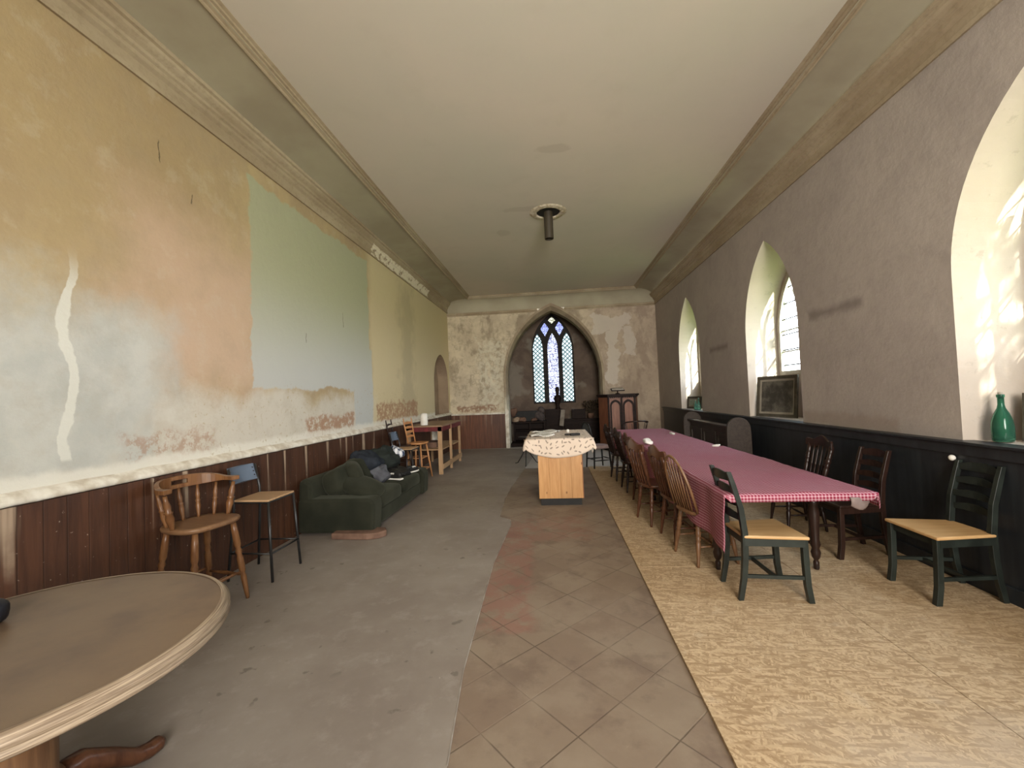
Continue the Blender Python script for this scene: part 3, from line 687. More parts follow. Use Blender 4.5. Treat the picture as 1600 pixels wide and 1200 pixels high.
def hoop_chair(label, loc, rz, mat, smat):
    t = thing('windsor_chair', label, 'chair', loc, rz)
    obj('seat', seatshape(B(), .42, .41, .45, .032, .36), smat, t, smooth=True)
    P = splay_legs(t, mat, .04, .135, .13, .425, (1.4, 1.4)); stretchers(t, mat, P)
    bm = B(); pts = []
    for i in range(23):
        a = PI*i/22; x = -.19*math.cos(a)*(1+.05*math.sin(a)); zz = .45+.47*math.sin(a)**.75
        pts.append((x, -.16-.13*(zz-.45)/.47, zz))
    obj('back_hoop', tube(bm, pts, .0125, 8), mat, t, smooth=True)
    for k in range(-3, 4):
        x = k*.04; a = math.acos(min(1, abs(x*1.22)/.19)); zt = .45+.47*math.sin(a)**.75-.01
        obj('spindle', turned(B(), (x, -.17, .445), (x*1.22, -.16-.13*(zt-.45)/.47, zt), [(0, .006), (.4, .009), (1, .005)], 6), mat, t, smooth=True)
    return t
def crest_chair(label, loc, rz, mat, smat, group=None):
    t = thing('spindle_back_chair', label, 'chair', loc, rz, group)
    obj('seat', seatshape(B(), .43, .42, .45, .035, .38), smat, t, smooth=True)
    P = splay_legs(t, mat, .04, .14, .135, .425, (1.35, 1.35)); stretchers(t, mat, P)
    for sx in (-1, 1):
        obj('back_post', turned(B(), (sx*.165, -.165, .44), (sx*.195, -.27, .86), [(q, r*1.15) for q, r in LEGP]), mat, t, smooth=True)
    for x in (-.1, -.034, .034, .1): obj('spindle', turned(B(), (x, -.18, .44), (x*1.15, -.272, .85), SPIN, 8), mat, t, smooth=True)
    # scroll crest: raised middle, rounded ears
    top = []; bot = []
    for i in range(25):
        x = -.235+.47*i/24; q = abs(x)/.235
        top.append((x, .925+.022*math.cos(q*PI*1.6)+.012*(1-q)-(.035*(max(0, q-.85)/.15)**2)))
        bot.append((x, .815+.02*(1-q)+(.012*math.sin(q*PI*3))+.02*(max(0, q-.8)/.2)))
    bm = B(); poly_ = top+bot[::-1]
    nn_ = len(top)
    def yy(x): return -.285+.035*(x/.235)**2
    F = [[bm.verts.new((x, yy(x)+dy-.02*(z-.85), z)) for x, z in row] for row, dy in ((top, -.011), (top, .011), (bot, .011), (bot, -.011))]
    for a, b in ((0, 1), (1, 2), (2, 3), (3, 0)):
        for i in range(nn_-1): bm.faces.new((F[a][i], F[a][i+1], F[b][i+1], F[b][i]))
    for e_ in (0, -1): bm.faces.new([F[k][e_] for k in range(4)])
    obj('crest_rail', bm, mat, t, smooth=False, bevel=.004)
    return t
def ladder_chair(label, loc, rz, mat, smat, slats=4, group=None, wavy=True):
    t = thing('ladder_back_chair', label, 'chair', loc, rz, group)
    bm = B(); prism(bm, [(-.165, -.20), (.165, -.20), (.222, .215), (-.222, .215)], lambda a, b, d: (a, b, d), .435, .458)
    obj('seat', bm, smat, t, bevel=.008)
    bm = B()
    prism(bm, [(-.20, .19), (.20, .19), (.20, .172), (-.20, .172)], lambda a, b, d: (a, b, d), .385, .435)
    for sx in (-1, 1): prism(bm, [(sx*.148, -.19), (sx*.166, -.19), (sx*.212, .19), (sx*.194, .19)], lambda a, b, d: (a, b, d), .385, .435)
    prism(bm, [(-.16, -.19), (.16, -.19), (.16, -.172), (-.16, -.172)], lambda a, b, d: (a, b, d), .385, .435)
    obj('seat_rail', bm, mat, t)
    for sx in (-1, 1):
        prof = [(.215, 0), (.198, .12), (.192, .28), (.19, .435)]
        bm = B(); rings = []
        for y, z in prof:
            h = .019
            rings.append([bm.verts.new((sx*.19+a*h, y+b*h, z)) for a, b in ((-1, -1), (1, -1), (1, 1), (-1, 1))])
        for a, b in zip(rings, rings[1:]):
            for k in range(4): bm.faces.new((a[k], a[(k+1) % 4], b[(k+1) % 4], b[k]))
        bm.faces.new(rings[0]); bm.faces.new(rings[-1][::-1]); obj('leg', bm, mat, t, bevel=.003)
        bm = B(); rings = []
        for y, z, h in ((-.235, 0, .017), (-.205, .15, .019), (-.19, .30, .020), (-.185, .47, .020), (-.205, .65, .019), (-.25, .82, .018), (-.275, .905, .016)):
            rings.append([bm.verts.new((sx*.148+a*h*.85, y+b*h, z)) for a, b in ((-1, -1), (1, -1), (1, 1), (-1, 1))])
        for a, b in zip(rings, rings[1:]):
            for k in range(4): bm.faces.new((a[k], a[(k+1) % 4], b[(k+1) % 4], b[k]))
        bm.faces.new(rings[0]); bm.faces.new(rings[-1][::-1]); obj('back_post', bm, mat, t, bevel=.003)
    for k in range(slats):
        zc = .86-.095*k; yb = -.262+(.86-zc)*.30 if zc > .65 else -.205
        bm = B(); H = .028 if k else .034
        def sl(u, v, yo):
            x = -.142+.284*u; bow = -.022*math.sin(PI*u)
            zt = zc + H*(v-.5)*2*(.62+.38*math.sin(PI*u)) + (.010*math.sin(PI*u) if wavy else 0)
            return (x, yb+bow+yo, zt)
        grid(bm, 10, 2, lambda u, v: sl(u, v, -.006)); grid(bm, 10, 2, lambda u, v: sl(u, v, .006))
        skin(bm, [sl(i/10, 0, -.006) for i in range(11)], [sl(i/10, 0, .006) for i in range(11)], False)
        skin(bm, [sl(i/10, 1, -.006) for i in range(11)], [sl(i/10, 1, .006) for i in range(11)], False)
        obj('back_slat', bm, mat, t, smooth=False)
    for sx in (-1, 1): obj('stretcher', box(B(), -.009, .009, -.19, .19, -.012, .012, Matrix.Translation((sx*.172, 0, .17)) @ Matrix.Rotation(-sx*.10, 4, 'Z')), mat, t)
    obj('stretcher', box(B(), -.165, .165, -.008, .008, .155, .18), mat, t)
    return t
FZ = .018
A0 = -PI/2   # facing +X
ladder_chair('black ladder-back chair with blond wooden seat, left side of the near table end', (1.50, 3.28, FZ), A0+.02, M_blackw, M_tan, 4)
hoop_chair('tan hoop-back stick chair behind the black ladder-back chair', (1.30, 3.90, FZ), A0+.22, M_brown2, M_brown2)
g = 'brown spindle chairs along the left side of the table'
c0 = crest_chair('brown spindle chair with scrolled crest, just beyond the tan hoop-back chair', (1.28, 4.38, FZ), A0+.10, M_brown, M_brown, g)
dup(c0, (1.17, 4.98, FZ), A0+.20, 'brown spindle chair with lighter scrolled crest, second of the brown ones from the near end', g)
dup(c0, (1.24, 5.76, FZ), A0+.0, 'third brown spindle chair, mostly hidden in the middle of the row', g)
g = 'dark spindle chairs at the far left of the table'
c1 = crest_chair('nearer dark-stained spindle chair at the far half of the checked table', (1.22, 6.55, FZ), A0+.05, M_dark, M_dark, g)
dup(c1, (1.18, 7.38, FZ), A0+.1, 'farther dark-stained spindle chair next to the chair with the padded back', g)
ladder_chair('black chair with blond seat in the shade against the right wall', (2.712, 3.26, FZ), PI/2, M_blackw, M_tan, 4)
g = 'dark chairs along the right side of the table'
ladder_chair('dark ladder-back chair on the right of the table beside the turned leg', (2.60, 4.05, FZ), PI/2+.05, M_dark, M_dark, 4, None, True)
dup(c1, (2.55, 4.75, FZ), PI/2-.05, 'dark spindle chair in deep shade, right of the table middle')
# far chair with padded seat and arched back
t = thing('padded_chair', 'black chair with arched lattice back and pinkish padded seat beyond the island', 'chair', (.88, 8.62, 0), A0+.35)
obj('seat', seatshape(B(), .43, .42, .46, .06, .38, dish=-.01), simple('faded_pink_pad', (.36, .27, .26), (.28, .2, .2), 8, .8), t, smooth=True)
P = splay_legs(t, M_black, 0, .165, .16, .42, (1.1, 1.15), [(0, .014), (.5, .017), (1, .02)]); stretchers(t, M_black, P, .4, .009, False)
bm = B(); pts = [(-.19, -.18, .42), (-.2, -.22, .7)] + [(-.2*math.cos(PI*i/10), -.24-.02*math.sin(PI*i/10), .76+.17*math.sin(PI*i/10)) for i in range(11)] + [(.2, -.22, .7), (.19, -.18, .42)]
obj('back_frame', tube(bm, pts, .016, 8), M_black, t, smooth=True)
bm = B(); plate(bm, [(-.185, .52), (.185, .52)] + [(.19*math.cos(PI*i/10), .76+.155*math.sin(PI*i/10)) for i in range(11)], [], lambda x, z: (x, -.205-.05*(z-.52)/.4, z))
n = NT('woven_cane', .6, .2); lt = n.mx(n.M('ABSOLUTE', n.sub(n.M('FRACT', n.mul(n.add(n.X, n.Z), 26.0)), .5)), n.M('ABSOLUTE', n.sub(n.M('FRACT', n.mul(n.sub(n.X, n.Z), 26.0)), .5)))
M_cane = n.col(n.mix(n.step(lt, .3, .4), (.03, .035, .04), (.10, .105, .11)))
ob = obj('back_panel', bm, M_cane, t); md = ob.modifiers.new('s', 'SOLIDIFY'); md.thickness = .012
# armchair beyond the table's far end
t = thing('bentwood_armchair', 'small dark bentwood armchair beyond the far end of the table, below the pulpit', 'chair', (1.86, 9.75, 0), .1)
obj('seat', seatshape(B(), .44, .42, .45, .035), M_dark, t, smooth=True)
P = splay_legs(t, M_dark, 0, .16, .15, .42, (1.15, 1.15), [(0, .013), (.5, .017), (1, .018)])
bm = B(); tube(bm, [(.27*math.cos(a), -.02+.25*math.sin(a)*(1 if math.sin(a) < 0 else .7), .80+.05*max(0, -math.sin(a))) for a in [(-PI*1.15)+i*PI*1.3/16 for i in range(17)]], .016, 8)
obj('arm_bow', bm, M_dark, t, smooth=True)
for k in range(7):
    a = -PI*1.05+k*PI*1.1/6; obj('spindle', turned(B(), (.18*math.cos(a), .18*math.sin(a)*(1 if math.sin(a) < 0 else .6), .44), (.27*math.cos(a), -.02+.25*math.sin(a)*(1 if math.sin(a) < 0 else .7), .80), [(0, .007), (.5, .01), (1, .007)], 6), M_dark, t, smooth=True)

# ------------------------------------------------------------------ bar stools
def captain_stool(label, loc, rz):
    t = thing('captain_bar_stool', label, 'bar stool', loc, rz); Z = .66
    obj('seat', seatshape(B(), .46, .43, Z, .038, .42, e=.62), M_seatL, t, smooth=True)
    pr = [(0, .012), (.1, .017), (.28, .022), (.32, .016), (.36, .023), (.52, .024), (.56, .017), (.60, .025), (.64, .017), (.68, .025), (.85, .024), (1, .018)]
    P = splay_legs(t, M_pineL, 0, .145, .14, Z-.025, (1.45, 1.45), pr)
    stretchers(t, M_pineL, P, .30, .011, False)
    path = []
    for i in range(29):
        a = -PI/2 + (i/28-.5)*PI*1.12
        path.append((.262*math.cos(a), .235*math.sin(a)+.0, a))
    # flat crest following the curve with a hand slot
    bm = B(); zt = lambda q: Z+.285 + .05*math.cos(q*PI/2)**2 if abs(q) < 1 else Z+.285
    slot = []
    rows = []
    for i, (x, y, a) in enumerate(path):
        q = abs(i/28-.5)*2; wdt = .014 + .018*(max(0, q-.62)/.38)
        nx, ny = math.cos(a), math.sin(a)
        top = Z+.34-.045*min(1, (q/.75)**3); bt = Z+.245+.018*min(1, (q/.7)**2)
        zs = [bt, bt+(top-bt)*.33, bt+(top-bt)*.67, top]
        rows.append([[bm.verts.new((x+s*wdt*nx, y+s*wdt*ny-.015*(zz-bt)*3, zz)) for zz in zs] for s in (-1, 1)])
    for i in range(28):
        a_, b_ = rows[i], rows[i+1]
        hole = 12 <= i <= 15
        for s in (0, 1):
            for k in range(3):
                if hole and k == 1: continue
                bm.faces.new((a_[s][k], b_[s][k], b_[s][k+1], a_[s][k+1]))
        bm.faces.new((a_[0][0], b_[0][0], b_[1][0], a_[1][0])); bm.faces.new((a_[0][3], b_[0][3], b_[1][3], a_[1][3]))
        if hole:
            for k in (1, 2): bm.faces.new((a_[0][k], b_[0][k], b_[1][k], a_[1][k]))
    for e_ in (0, 28):
        for k in range(3): bm.faces.new((rows[e_][0][k], rows[e_][1][k], rows[e_][1][k+1], rows[e_][0][k+1]))
    for e_ in (12, 16): bm.faces.new((rows[e_][0][1], rows[e_][1][1], rows[e_][1][2], rows[e_][0][2]))
    obj('crest_rail', bm, M_pineL, t, bevel=.003)
    for k, i in enumerate((1, 6, 10, 14, 18, 22, 27)):
        x, y, a = path[i]; thick = 1.7 if k in (0, 6) else 1.15
        obj('spindle', turned(B(), (x*.80, y*.78, Z-.01), (x, y, Z+.25), [(q, r*thick) for q, r in SPIN], 10), M_pineL, t, smooth=True)
    return t
captain_stool('honey-wood captain bar stool with turned legs and slotted back rail', (-2.72, 2.97, .006), A0-.2)
def steel_stool(label, loc, rz, group):
    t = thing('steel_bar_stool', label, 'bar stool', loc, rz, group); Z = .70
    bm = B(); prism(bm, [(-.17, -.17), (.17, -.17), (.185, .17), (-.185, .17)], lambda a, b, d: (a, b, d), Z-.018, Z); obj('seat', bm, M_stoolseat, t, bevel=.006)
    bm = B(); rr = .0115
    tube(bm, [(-.165, -.165, Z-.025), (.165, -.165, Z-.025), (.178, .165, Z-.025), (-.178, .165, Z-.025), (-.165, -.165, Z-.025)], .010, 6); obj('seat_frame', bm, M_metalblk, t)
    for sx in (-1, 1):
        obj('leg', tube(B(), [(sx*.20, .205, 0), (sx*.175, .165, Z-.02)], rr, 8), M_metalblk, t, smooth=True)
        obj('leg', tube(B(), [(sx*.19, -.215, 0), (sx*.165, -.165, Z-.05), (sx*.165, -.17, Z+.05), (sx*.165, -.215, Z+.27)], rr, 8), M_metalblk, t, smooth=True)
    L = lambda sx, sy, z: (sx*(.19+.0-.02*z/Z+(.01 if sy > 0 else 0)), sy*(.21-.045*z/Z), z)
    for a, b in (((-1, -1), (1, -1)), ((1, -1), (1, 1)), ((1, 1), (-1, 1)), ((-1, 1), (-1, -1))):
        obj('foot_rail', tube(B(), [L(*a, .24), L(*b, .24)], .008, 6), M_metalblk, t, smooth=True)
    bm = B(); f = lambda u, v, o_: (-.16+.32*u, -.185-.045*v-.03*math.sin(PI*u)+o_, Z+.13+.145*v)
    grid(bm, 10, 3, lambda u, v: f(u, v, -.005)); grid(bm, 10, 3, lambda u, v: f(u, v, .005))
    skin(bm, [f(0, 0, -.005), f(1, 0, -.005), f(1, 1, -.005), f(0, 1, -.005)], [f(0, 0, .005), f(1, 0, .005), f(1, 1, .005), f(0, 1, .005)])
    bk = obj('back_plate', bm, M_blueback, t, smooth=False)
    bm = B()
    for sx in (-1, 1):
        for z in (.17, .205, .24): sellip(bm, (sx*.14, -.188-.045*((z-.13)/.145)+.0, Z+z), (.007, .012, .007), 1, nu=8, nv=6)
    obj('rivet', bm, M_metalblk, bk, smooth=True)
    return t
s0 = steel_stool('black steel bar stool with blue-grey back plate beside the honey-wood bar stool', (-2.67, 3.61, .006), A0, 'steel bar stools')
dup(s0, (-2.55, 6.99, .006), A0, 'black steel bar stool with grey back plate behind the far sofa arm', 'steel bar stools')
# pine ladder-back bar stool
def pine_stool(label, loc, rz, mat, name='ladder_back_bar_stool'):
    t = thing(name, label, 'bar stool', loc, rz); Z = .70
    obj('seat', seatshape(B(), .40, .34, Z, .035), mat, t, smooth=True)
    P = splay_legs(t, mat, 0, .12, .11, Z-.02, (1.75, 1.6), [(0, .013), (.5, .018), (1, .015)])
    at = lambda k, f: P[k][0].lerp(P[k][1], f)
    for h in (.28, .60):
        for a, b in (((-1, -1), (-1, 1)), ((1, -1), (1, 1)), ((-1, 1), (1, 1)), ((-1, -1), (1, -1))):
            obj('foot_rail', tube(B(), [at(a, h), at(b, h)], .009, 6), mat, t, smooth=True)
    for sx in (-1, 1): obj('back_post', tube(B(), [(sx*.14, -.13, Z-.02), (sx*.155, -.20, Z+.36), (sx*.158, -.215, Z+.47)], [.013, .013, .008], 8), mat, t, smooth=True)
    for k in range(4):
        f = k/3; bm = B(); z = Z+.12+.085*k; y = -.13-.085*(z-Z)/.47-.01
        prism(bm, [(-.145, z-.022), (.145, z-.022), (.145, z+.016), (0, z+.028), (-.145, z+.016)], lambda a, b, d: (a, d, b), y-.006, y+.006); obj('back_slat', bm, mat, t)
    return t
pine_stool('pale pine ladder-back bar stool in front of the workbench', (-2.62, 7.86, .006), A0-.15, M_stoolpine)
pine_stool('dark ladder-back bar stool against the wall behind the pale pine bar stool', (-2.80, 7.42, .006), A0+.1, M_dark)

# ------------------------------------------------------------------ round table at the near left
t = thing('round_table', 'large round wooden pedestal table with worn top in the near left corner', 'table', (-1.885, 1.285, .006), 0)
bm = B(); lathe(bm, [(0, .696), (.59, .696), (.596, .732), (0, .734)], seg=72); obj('table_top', bm, M_rtop, t, smooth=False)
bm = B(); lathe(bm, [(.585, .672), (.607, .668), (.617, .675), (.620, .686), (.611, .692), (.613, .697), (.619, .704), (.620, .713), (.611, .719), (.608, .727), (.602, .7335), (.594, .7355), (.587, .7345)], seg=96); obj('moulded_rim', bm, M_rim, t, smooth=True)
for a in (2.2, -.9): obj('rim_joint', obox(B(), (.6055*math.cos(a), .6055*math.sin(a), .702), (.034, .003, .062), (0, 0, a)), M_dark, t)
bm = B(); obox(bm, (0, 0, .672), (.70, .09, .05)); obox(bm, (0, 0, .672), (.09, .70, .05)); obj('bearer', bm, M_brown2, t, bevel=.005)
bm = B(); lathe(bm, [(0, .65), (.125, .65), (.125, .62), (.105, .60), (.105, .25), (.12, .235), (.12, .20), (.10, .18), (.10, .08), (0, .08)], seg=24); obj('pedestal', bm, M_brown2, t, smooth=True)
for k in range(4):
    a = PI/2-.14+k*PI/2; bm = B(); d = Vector((math.cos(a), math.sin(a), 0))
    pts = [d*.06+Vector((0, 0, .20)), d*.18+Vector((0, 0, .19)), d*.28+Vector((0, 0, .12)), d*.36+Vector((0, 0, .055)), d*.42+Vector((0, 0, .034)), d*.46+Vector((0, 0, .034)), d*.48+Vector((0, 0, .032))]
    obj('foot', tube(bm, pts, [.045, .043, .038, .034, .034, .034, .018], 12, flat=.95), M_brown, t, smooth=True)
bm = B(); sellip(bm, (-2.205, 1.37, .79), (.10, .06, .05), .6, (0, .1, .4), amp=.1)
tag(obj('pouch', bm, M_leather, smooth=True), 'small black pouch lying on the round table at the left picture edge', 'pouch')

# ------------------------------------------------------------------ sofa
t = thing('sofa', 'low dark green velvet two-seat sofa against the brown boarded wall', 'sofa', (-2.52, 5.62, .006), A0)
def soft(name, bm, mat, parent, amp=.0): return obj(name, bm, mat, parent, smooth=True)
# local: x along length (-1.05..1.05; +x is toward -Y), y depth (front +), z
bm = B(); box(bm, -.80, .80, -.42, .40, .04, .24); obj('base', bm, M_sofa, t, bevel=.03)
for sx in (-1, 1):
    bm = B(); prof = [(-.46, .03), (.44, .03), (.46, .30), (.45, .38), (.40, .42), (-.40, .42), (-.46, .40)]
    x0, x1 = (.80, 1.05) if sx > 0 else (-1.05, -.80)
    prism(bm, prof, lambda a, b, d: (d, a, b), x0, x1); obj('arm', bm, M_sofa, t, bevel=.045)
bm = B(); prism(bm, [(-.48, .03), (-.28, .03), (-.30, .60), (-.38, .66), (-.46, .62)], lambda a, b, d: (d, a, b), -1.03, 1.03); obj('backrest', bm, M_sofa, t, bevel=.05)
for sx in (-1, 1):
    soft('seat_cushion', sellip(B(), (sx*.40, .06, .31), (.405, .38, .095), .35, amp=.06, fr=4, seed=sx), M_sofa, t)
soft('back_cushion', sellip(B(), (.54, -.17, .55), (.33, .15, .17), .6, (.35, 0, 0), amp=.15, fr=4, seed=3), M_sofa, t)
soft('back_cushion', sellip(B(), (-.02, -.20, .57), (.30, .16, .19), .6, (.3, 0, .1), amp=.15, fr=4, seed=5), M_sofa, t)
soft('back_cushion', sellip(B(), (-.60, -.20, .57), (.30, .15, .18), .6, (.3, 0, 0), amp=.15, fr=4, seed=6), M_sofa, t)
o = soft('cushion', sellip(B(), (-2.38, 4.96, .49), (.31, .20, .075), .7, (.12, .26, -.2), amp=.2, fr=4, seed=8), M_sofa, None); tag(o, 'slumped dark green scatter cushion on the near sofa seat beside the arm', 'cushion')
o = soft('cushion', sellip(B(), (-2.62, 5.22, .60), (.11, .28, .17), .7, (0, -.35, .5), amp=.2, fr=4, seed=9), M_sofa, None); tag(o, 'upright dark green scatter cushion leaning on the sofa back', 'cushion')
def crumple(name, label, cat, c, r, rot, mat, seed, amp=.35, e=.7):
    bm = sellip(B(), c, r, e, rot, 40, 24, amp, 6, seed)
    for v in bm.verts:
        q = v.co*9; v.co += Vector((noise.noise(q), noise.noise(q+Vector((9, 0, 0))), noise.noise(q+Vector((0, 9, 0)))))*.030 + (v.co-Vector(c)).normalized()*.035*(abs(noise.noise(v.co*13))-.2)
    o = obj(name, bm, mat, smooth=True); return tag(o, label, cat)
crumple('jacket', 'dark navy jacket draped over the middle of the sofa back', 'jacket', (-2.66, 5.72, .66), (.19, .23, .13), (0, .45, .1), M_cloth1, 1)
crumple('jacket', 'charcoal green jacket heaped on the far sofa back cushion', 'jacket', (-2.60, 6.22, .62), (.20, .24, .15), (0, .5, -.1), M_cloth3, 2)
crumple('sweatshirt', 'mid grey garment hanging below the navy jacket on the sofa', 'clothing', (-2.47, 5.70, .52), (.14, .14, .09), (0, .6, .3), M_cloth2, 4)
crumple('shirt', 'blue and white checked shirt over the far sofa back end', 'shirt', (-2.52, 6.52, .70), (.11, .17, .06), (0, .5, .2), M_rag, 5)
crumple('bag', 'black and white striped bag lying flat on the sofa seat', 'bag', (-2.32, 5.98, .47), (.15, .20, .06), (0, .1, .2), M_black, 6)
def shoe(label, c, rz):
    t = thing('trainer', label, 'shoe', c, rz)
    bm = B(); prism(bm, [(-.04, -.13), (.035, -.13), (.042, 0), (.045, .09), (.02, .15), (-.03, .15), (-.045, .08), (-.036, 0)], lambda a, b, d: (a, b, d), 0, .022); obj('sole', bm, M_white, t, bevel=.006)
    obj('upper', sellip(sellip(B(), (0, .02, .045), (.042, .125, .035), .8), (0, -.06, .065), (.036, .065, .045), .8), M_black, t, smooth=True)
    bm = B()
    for k in range(4): tube(bm, [(-.03, .0+.022*k, .07), (0, .0+.022*k, .086), (.03, .0+.022*k, .07)], .005, 6)
    obj('laces', bm, M_white, t, smooth=True)
shoe('black trainer with white sole on the sofa seat, nearer to the striped bag', (-2.26, 5.72, .415), 1.2)
shoe('black trainer with white laces on the sofa seat toward the far arm', (-2.20, 6.25, .415), -.4)
bm = B(); prism(bm, [(-.30, -.11), (.12, -.13), (.24, -.09), (.30, .0), (.25, .10), (.1, .13), (-.30, .10)], lambda a, b, d: (a-2.22, b+4.57, d), .006, .075)
tag(obj('wood_block', bm, M_brick, bevel=.012), 'rounded brown plank lying on the floor at the near sofa corner', 'plank')

# ------------------------------------------------------------------ workbench with a tin
t = thing('workbench', 'open-framed softwood workbench with dark red rail in the far left corner', 'workbench', (0, 0, .006), 0)
bx0, bx1, by0, by1, bz = -2.98, -2.24, 8.22, 9.95, .985
bm = B(); box(bm, bx0, bx1+.02, by0-.03, by1+.02, bz-.03, bz); obj('bench_top', bm, M_benchtop, t, bevel=.004)
for x, y in ((bx1-.09, by0), (bx1-.04, 8.95), (bx1-.06, by1-.06), (bx0, by0), (bx0, by1-.06)):
    bm = B(); box(bm, x, x+(.085 if y == by0 else .05), y, y+.05, 0, bz-.03); obj('leg', bm, M_bench, t, bevel=.003)
for (a, b, c_, d_) in ((bx1-.02, bx1, by0+.05, by1), (bx0, bx1, by0, by0+.02)):
    bm = B(); box(bm, a, b, c_, d_, bz-.12, bz-.03); obj('apron', bm, M_redpaint, t)['label'] = 'dark red painted rail'
bm = B(); box(bm, bx1-.02, bx1+.005, by0+.03, by1, .10, .20); obj('lower_rail', bm, M_bench, t)
bm = B(); box(bm, bx0, bx1-.02, by0+.05, by1, .48, .50); obj('shelf', bm, M_bench, t)
for j, (y, z, h, l, lab) in enumerate(((8.8, .506, .11, .5, 'flat brown box on the workbench shelf'), (9.4, .506, .30, .35, 'pale splattered panel standing on the workbench shelf'))):
    bm = B(); box(bm, -2.75, -2.45 if j == 0 else -2.69, y-l/2, y+l/2, z, z+h); tag(obj('storage_box' if j == 0 else 'panel', bm, M_brick if j == 0 else M_ledge, bevel=.006), lab, 'box' if j == 0 else 'panel')
bm = B(); lathe(bm, [(0, 0), (.075, 0), (.078, .02), (.072, .20), (.06, .235), (.035, .25), (0, .25)], (-2.66, 8.42, .991)); tag(obj('canister', bm, M_white, smooth=True), 'tall white canister standing on the near end of the workbench', 'canister')

# ------------------------------------------------------------------ pine island with cloth
t = thing('kitchen_island', 'knotty pine island unit on a dark plinth in the middle of the room', 'kitchen island', (.065, 6.4, 0), .0)
bm = B()
for k in range(4):
    x0 = -.30+.15*k; box(bm, x0+.0008, x0+.1492, -.62, -.60, .095, .875)
obj('end_panel', bm, M_pine, t, bevel=.0015)
bm = B(); box(bm, -.30, .30, -.60, .62, .095, .875); obj('carcass', bm, M_pine, t)
bm = B(); box(bm, -.28, .28, -.60, .6, 0, .095); obj('plinth', bm, M_black, t)
bm = B(); box(bm, .30, .312, -.61, .62, .09, .88); obj('side_panel', bm, wood('pine_side', (.30, .12, .05), (.2, .08, .03), 2, 1, .5), t)
bm = B(); box(bm, -.47, .47, -.60, .66, .875, .905); obj('worktop', bm, M_pine, t, bevel=.004)
# oval cloth hanging in a curve over the near end
bm = B()
def clothp(u, v):
    x = -.53+1.06*u; q = (x/.53)
    yb = .70; L = (yb+.62) + .24*math.sqrt(max(0, 1-q*q))**1.0 + .02
    s = v*L
    xe = x; z = .915
    sag = .014*math.sin(x*22)*0
    if s <= yb+.62: y = yb-s
    else: y = -.62-.012-.03*math.sin((s-yb-.62)*6); z = .915-(s-yb-.62)
    ov = max(0, abs(x)-.465)
    z -= ov*1.15*(1+.6*v)
    xe = x - math.copysign(ov*.35, x) + (0 if y > -.62 else .0)
    y += .010*math.sin(x*18)*(1 if z < .9 else 0)
    if y > -.60 and ov == 0: z += .003*noise.noise(Vector((x*8, y*8, 0)))
    return Vector((xe+.065, y+6.4, z))
grid(bm, 44, 60, clothp, lambda u, v: (1.06*u, 1.6*v))
o = obj('tablecloth', bm, M_leaf, smooth=True); md = o.modifiers.new('s', 'SOLIDIFY'); md.thickness = .003
tag(o, 'cream leaf-printed cloth draped over the pine island in a curve', 'tablecloth')
# corner tails of the cloth
for sx, dz in ((1, .13), (-1, .07)):
    bm = B(); grid(bm, 6, 8, lambda u, v: Vector((.065+sx*(.455+.05*u-.02*v), 6.4-.58+.30*u*(1-v*.6), .90-.02*u-(dz+.07*math.sin(u*PI))*v)))
    ch = obj('cloth_corner', bm, M_leaf, o, smooth=True); md = ch.modifiers.new('s', 'SOLIDIFY'); md.thickness = .003
def paper(label, c, sz, rz, mat, thick=.006):
    bm = B(); grid(bm, 10, 6, lambda u, v: Vector(((u-.5)*sz[0], (v-.5)*sz[1], .012+.014*math.sin(u*7+v*4)+.008*math.sin(v*9))))
    o = obj('newspaper', bm, mat, smooth=True); md = o.modifiers.new('s', 'SOLIDIFY'); md.thickness = thick
    o.location = c; o.rotation_euler = (0, 0, rz); return tag(o, label, 'newspaper')
paper('folded newspaper at the near left of the island cloth', (-.20, 6.25, .92), (.34, .42), .2, M_news)
paper('open newspaper behind the folded one on the island', (-.12, 6.75, .92), (.40, .36), -.2, M_news)
bm = B(); obox(bm, (.30, 6.10, .935), (.14, .07, .03), (0, 0, .3)); tag(obj('phone_case', bm, M_black, bevel=.005), 'small black case on the right half of the island cloth', 'case')
bm = B(); obox(bm, (.19, 6.14, .932), (.06, .05, .022), (0, 0, -.3)); tag(obj('black_box', bm, M_black, bevel=.004), 'tiny black box left of the black case on the island', 'box')
bm = B(); lathe(bm, [(0, 0), (.022, 0), (.022, .045), (0, .05)], (.22, 6.6, .918), 12); tag(obj('candle_stub', bm, M_white, smooth=True), 'short white candle stub at the back of the island cloth', 'candle')

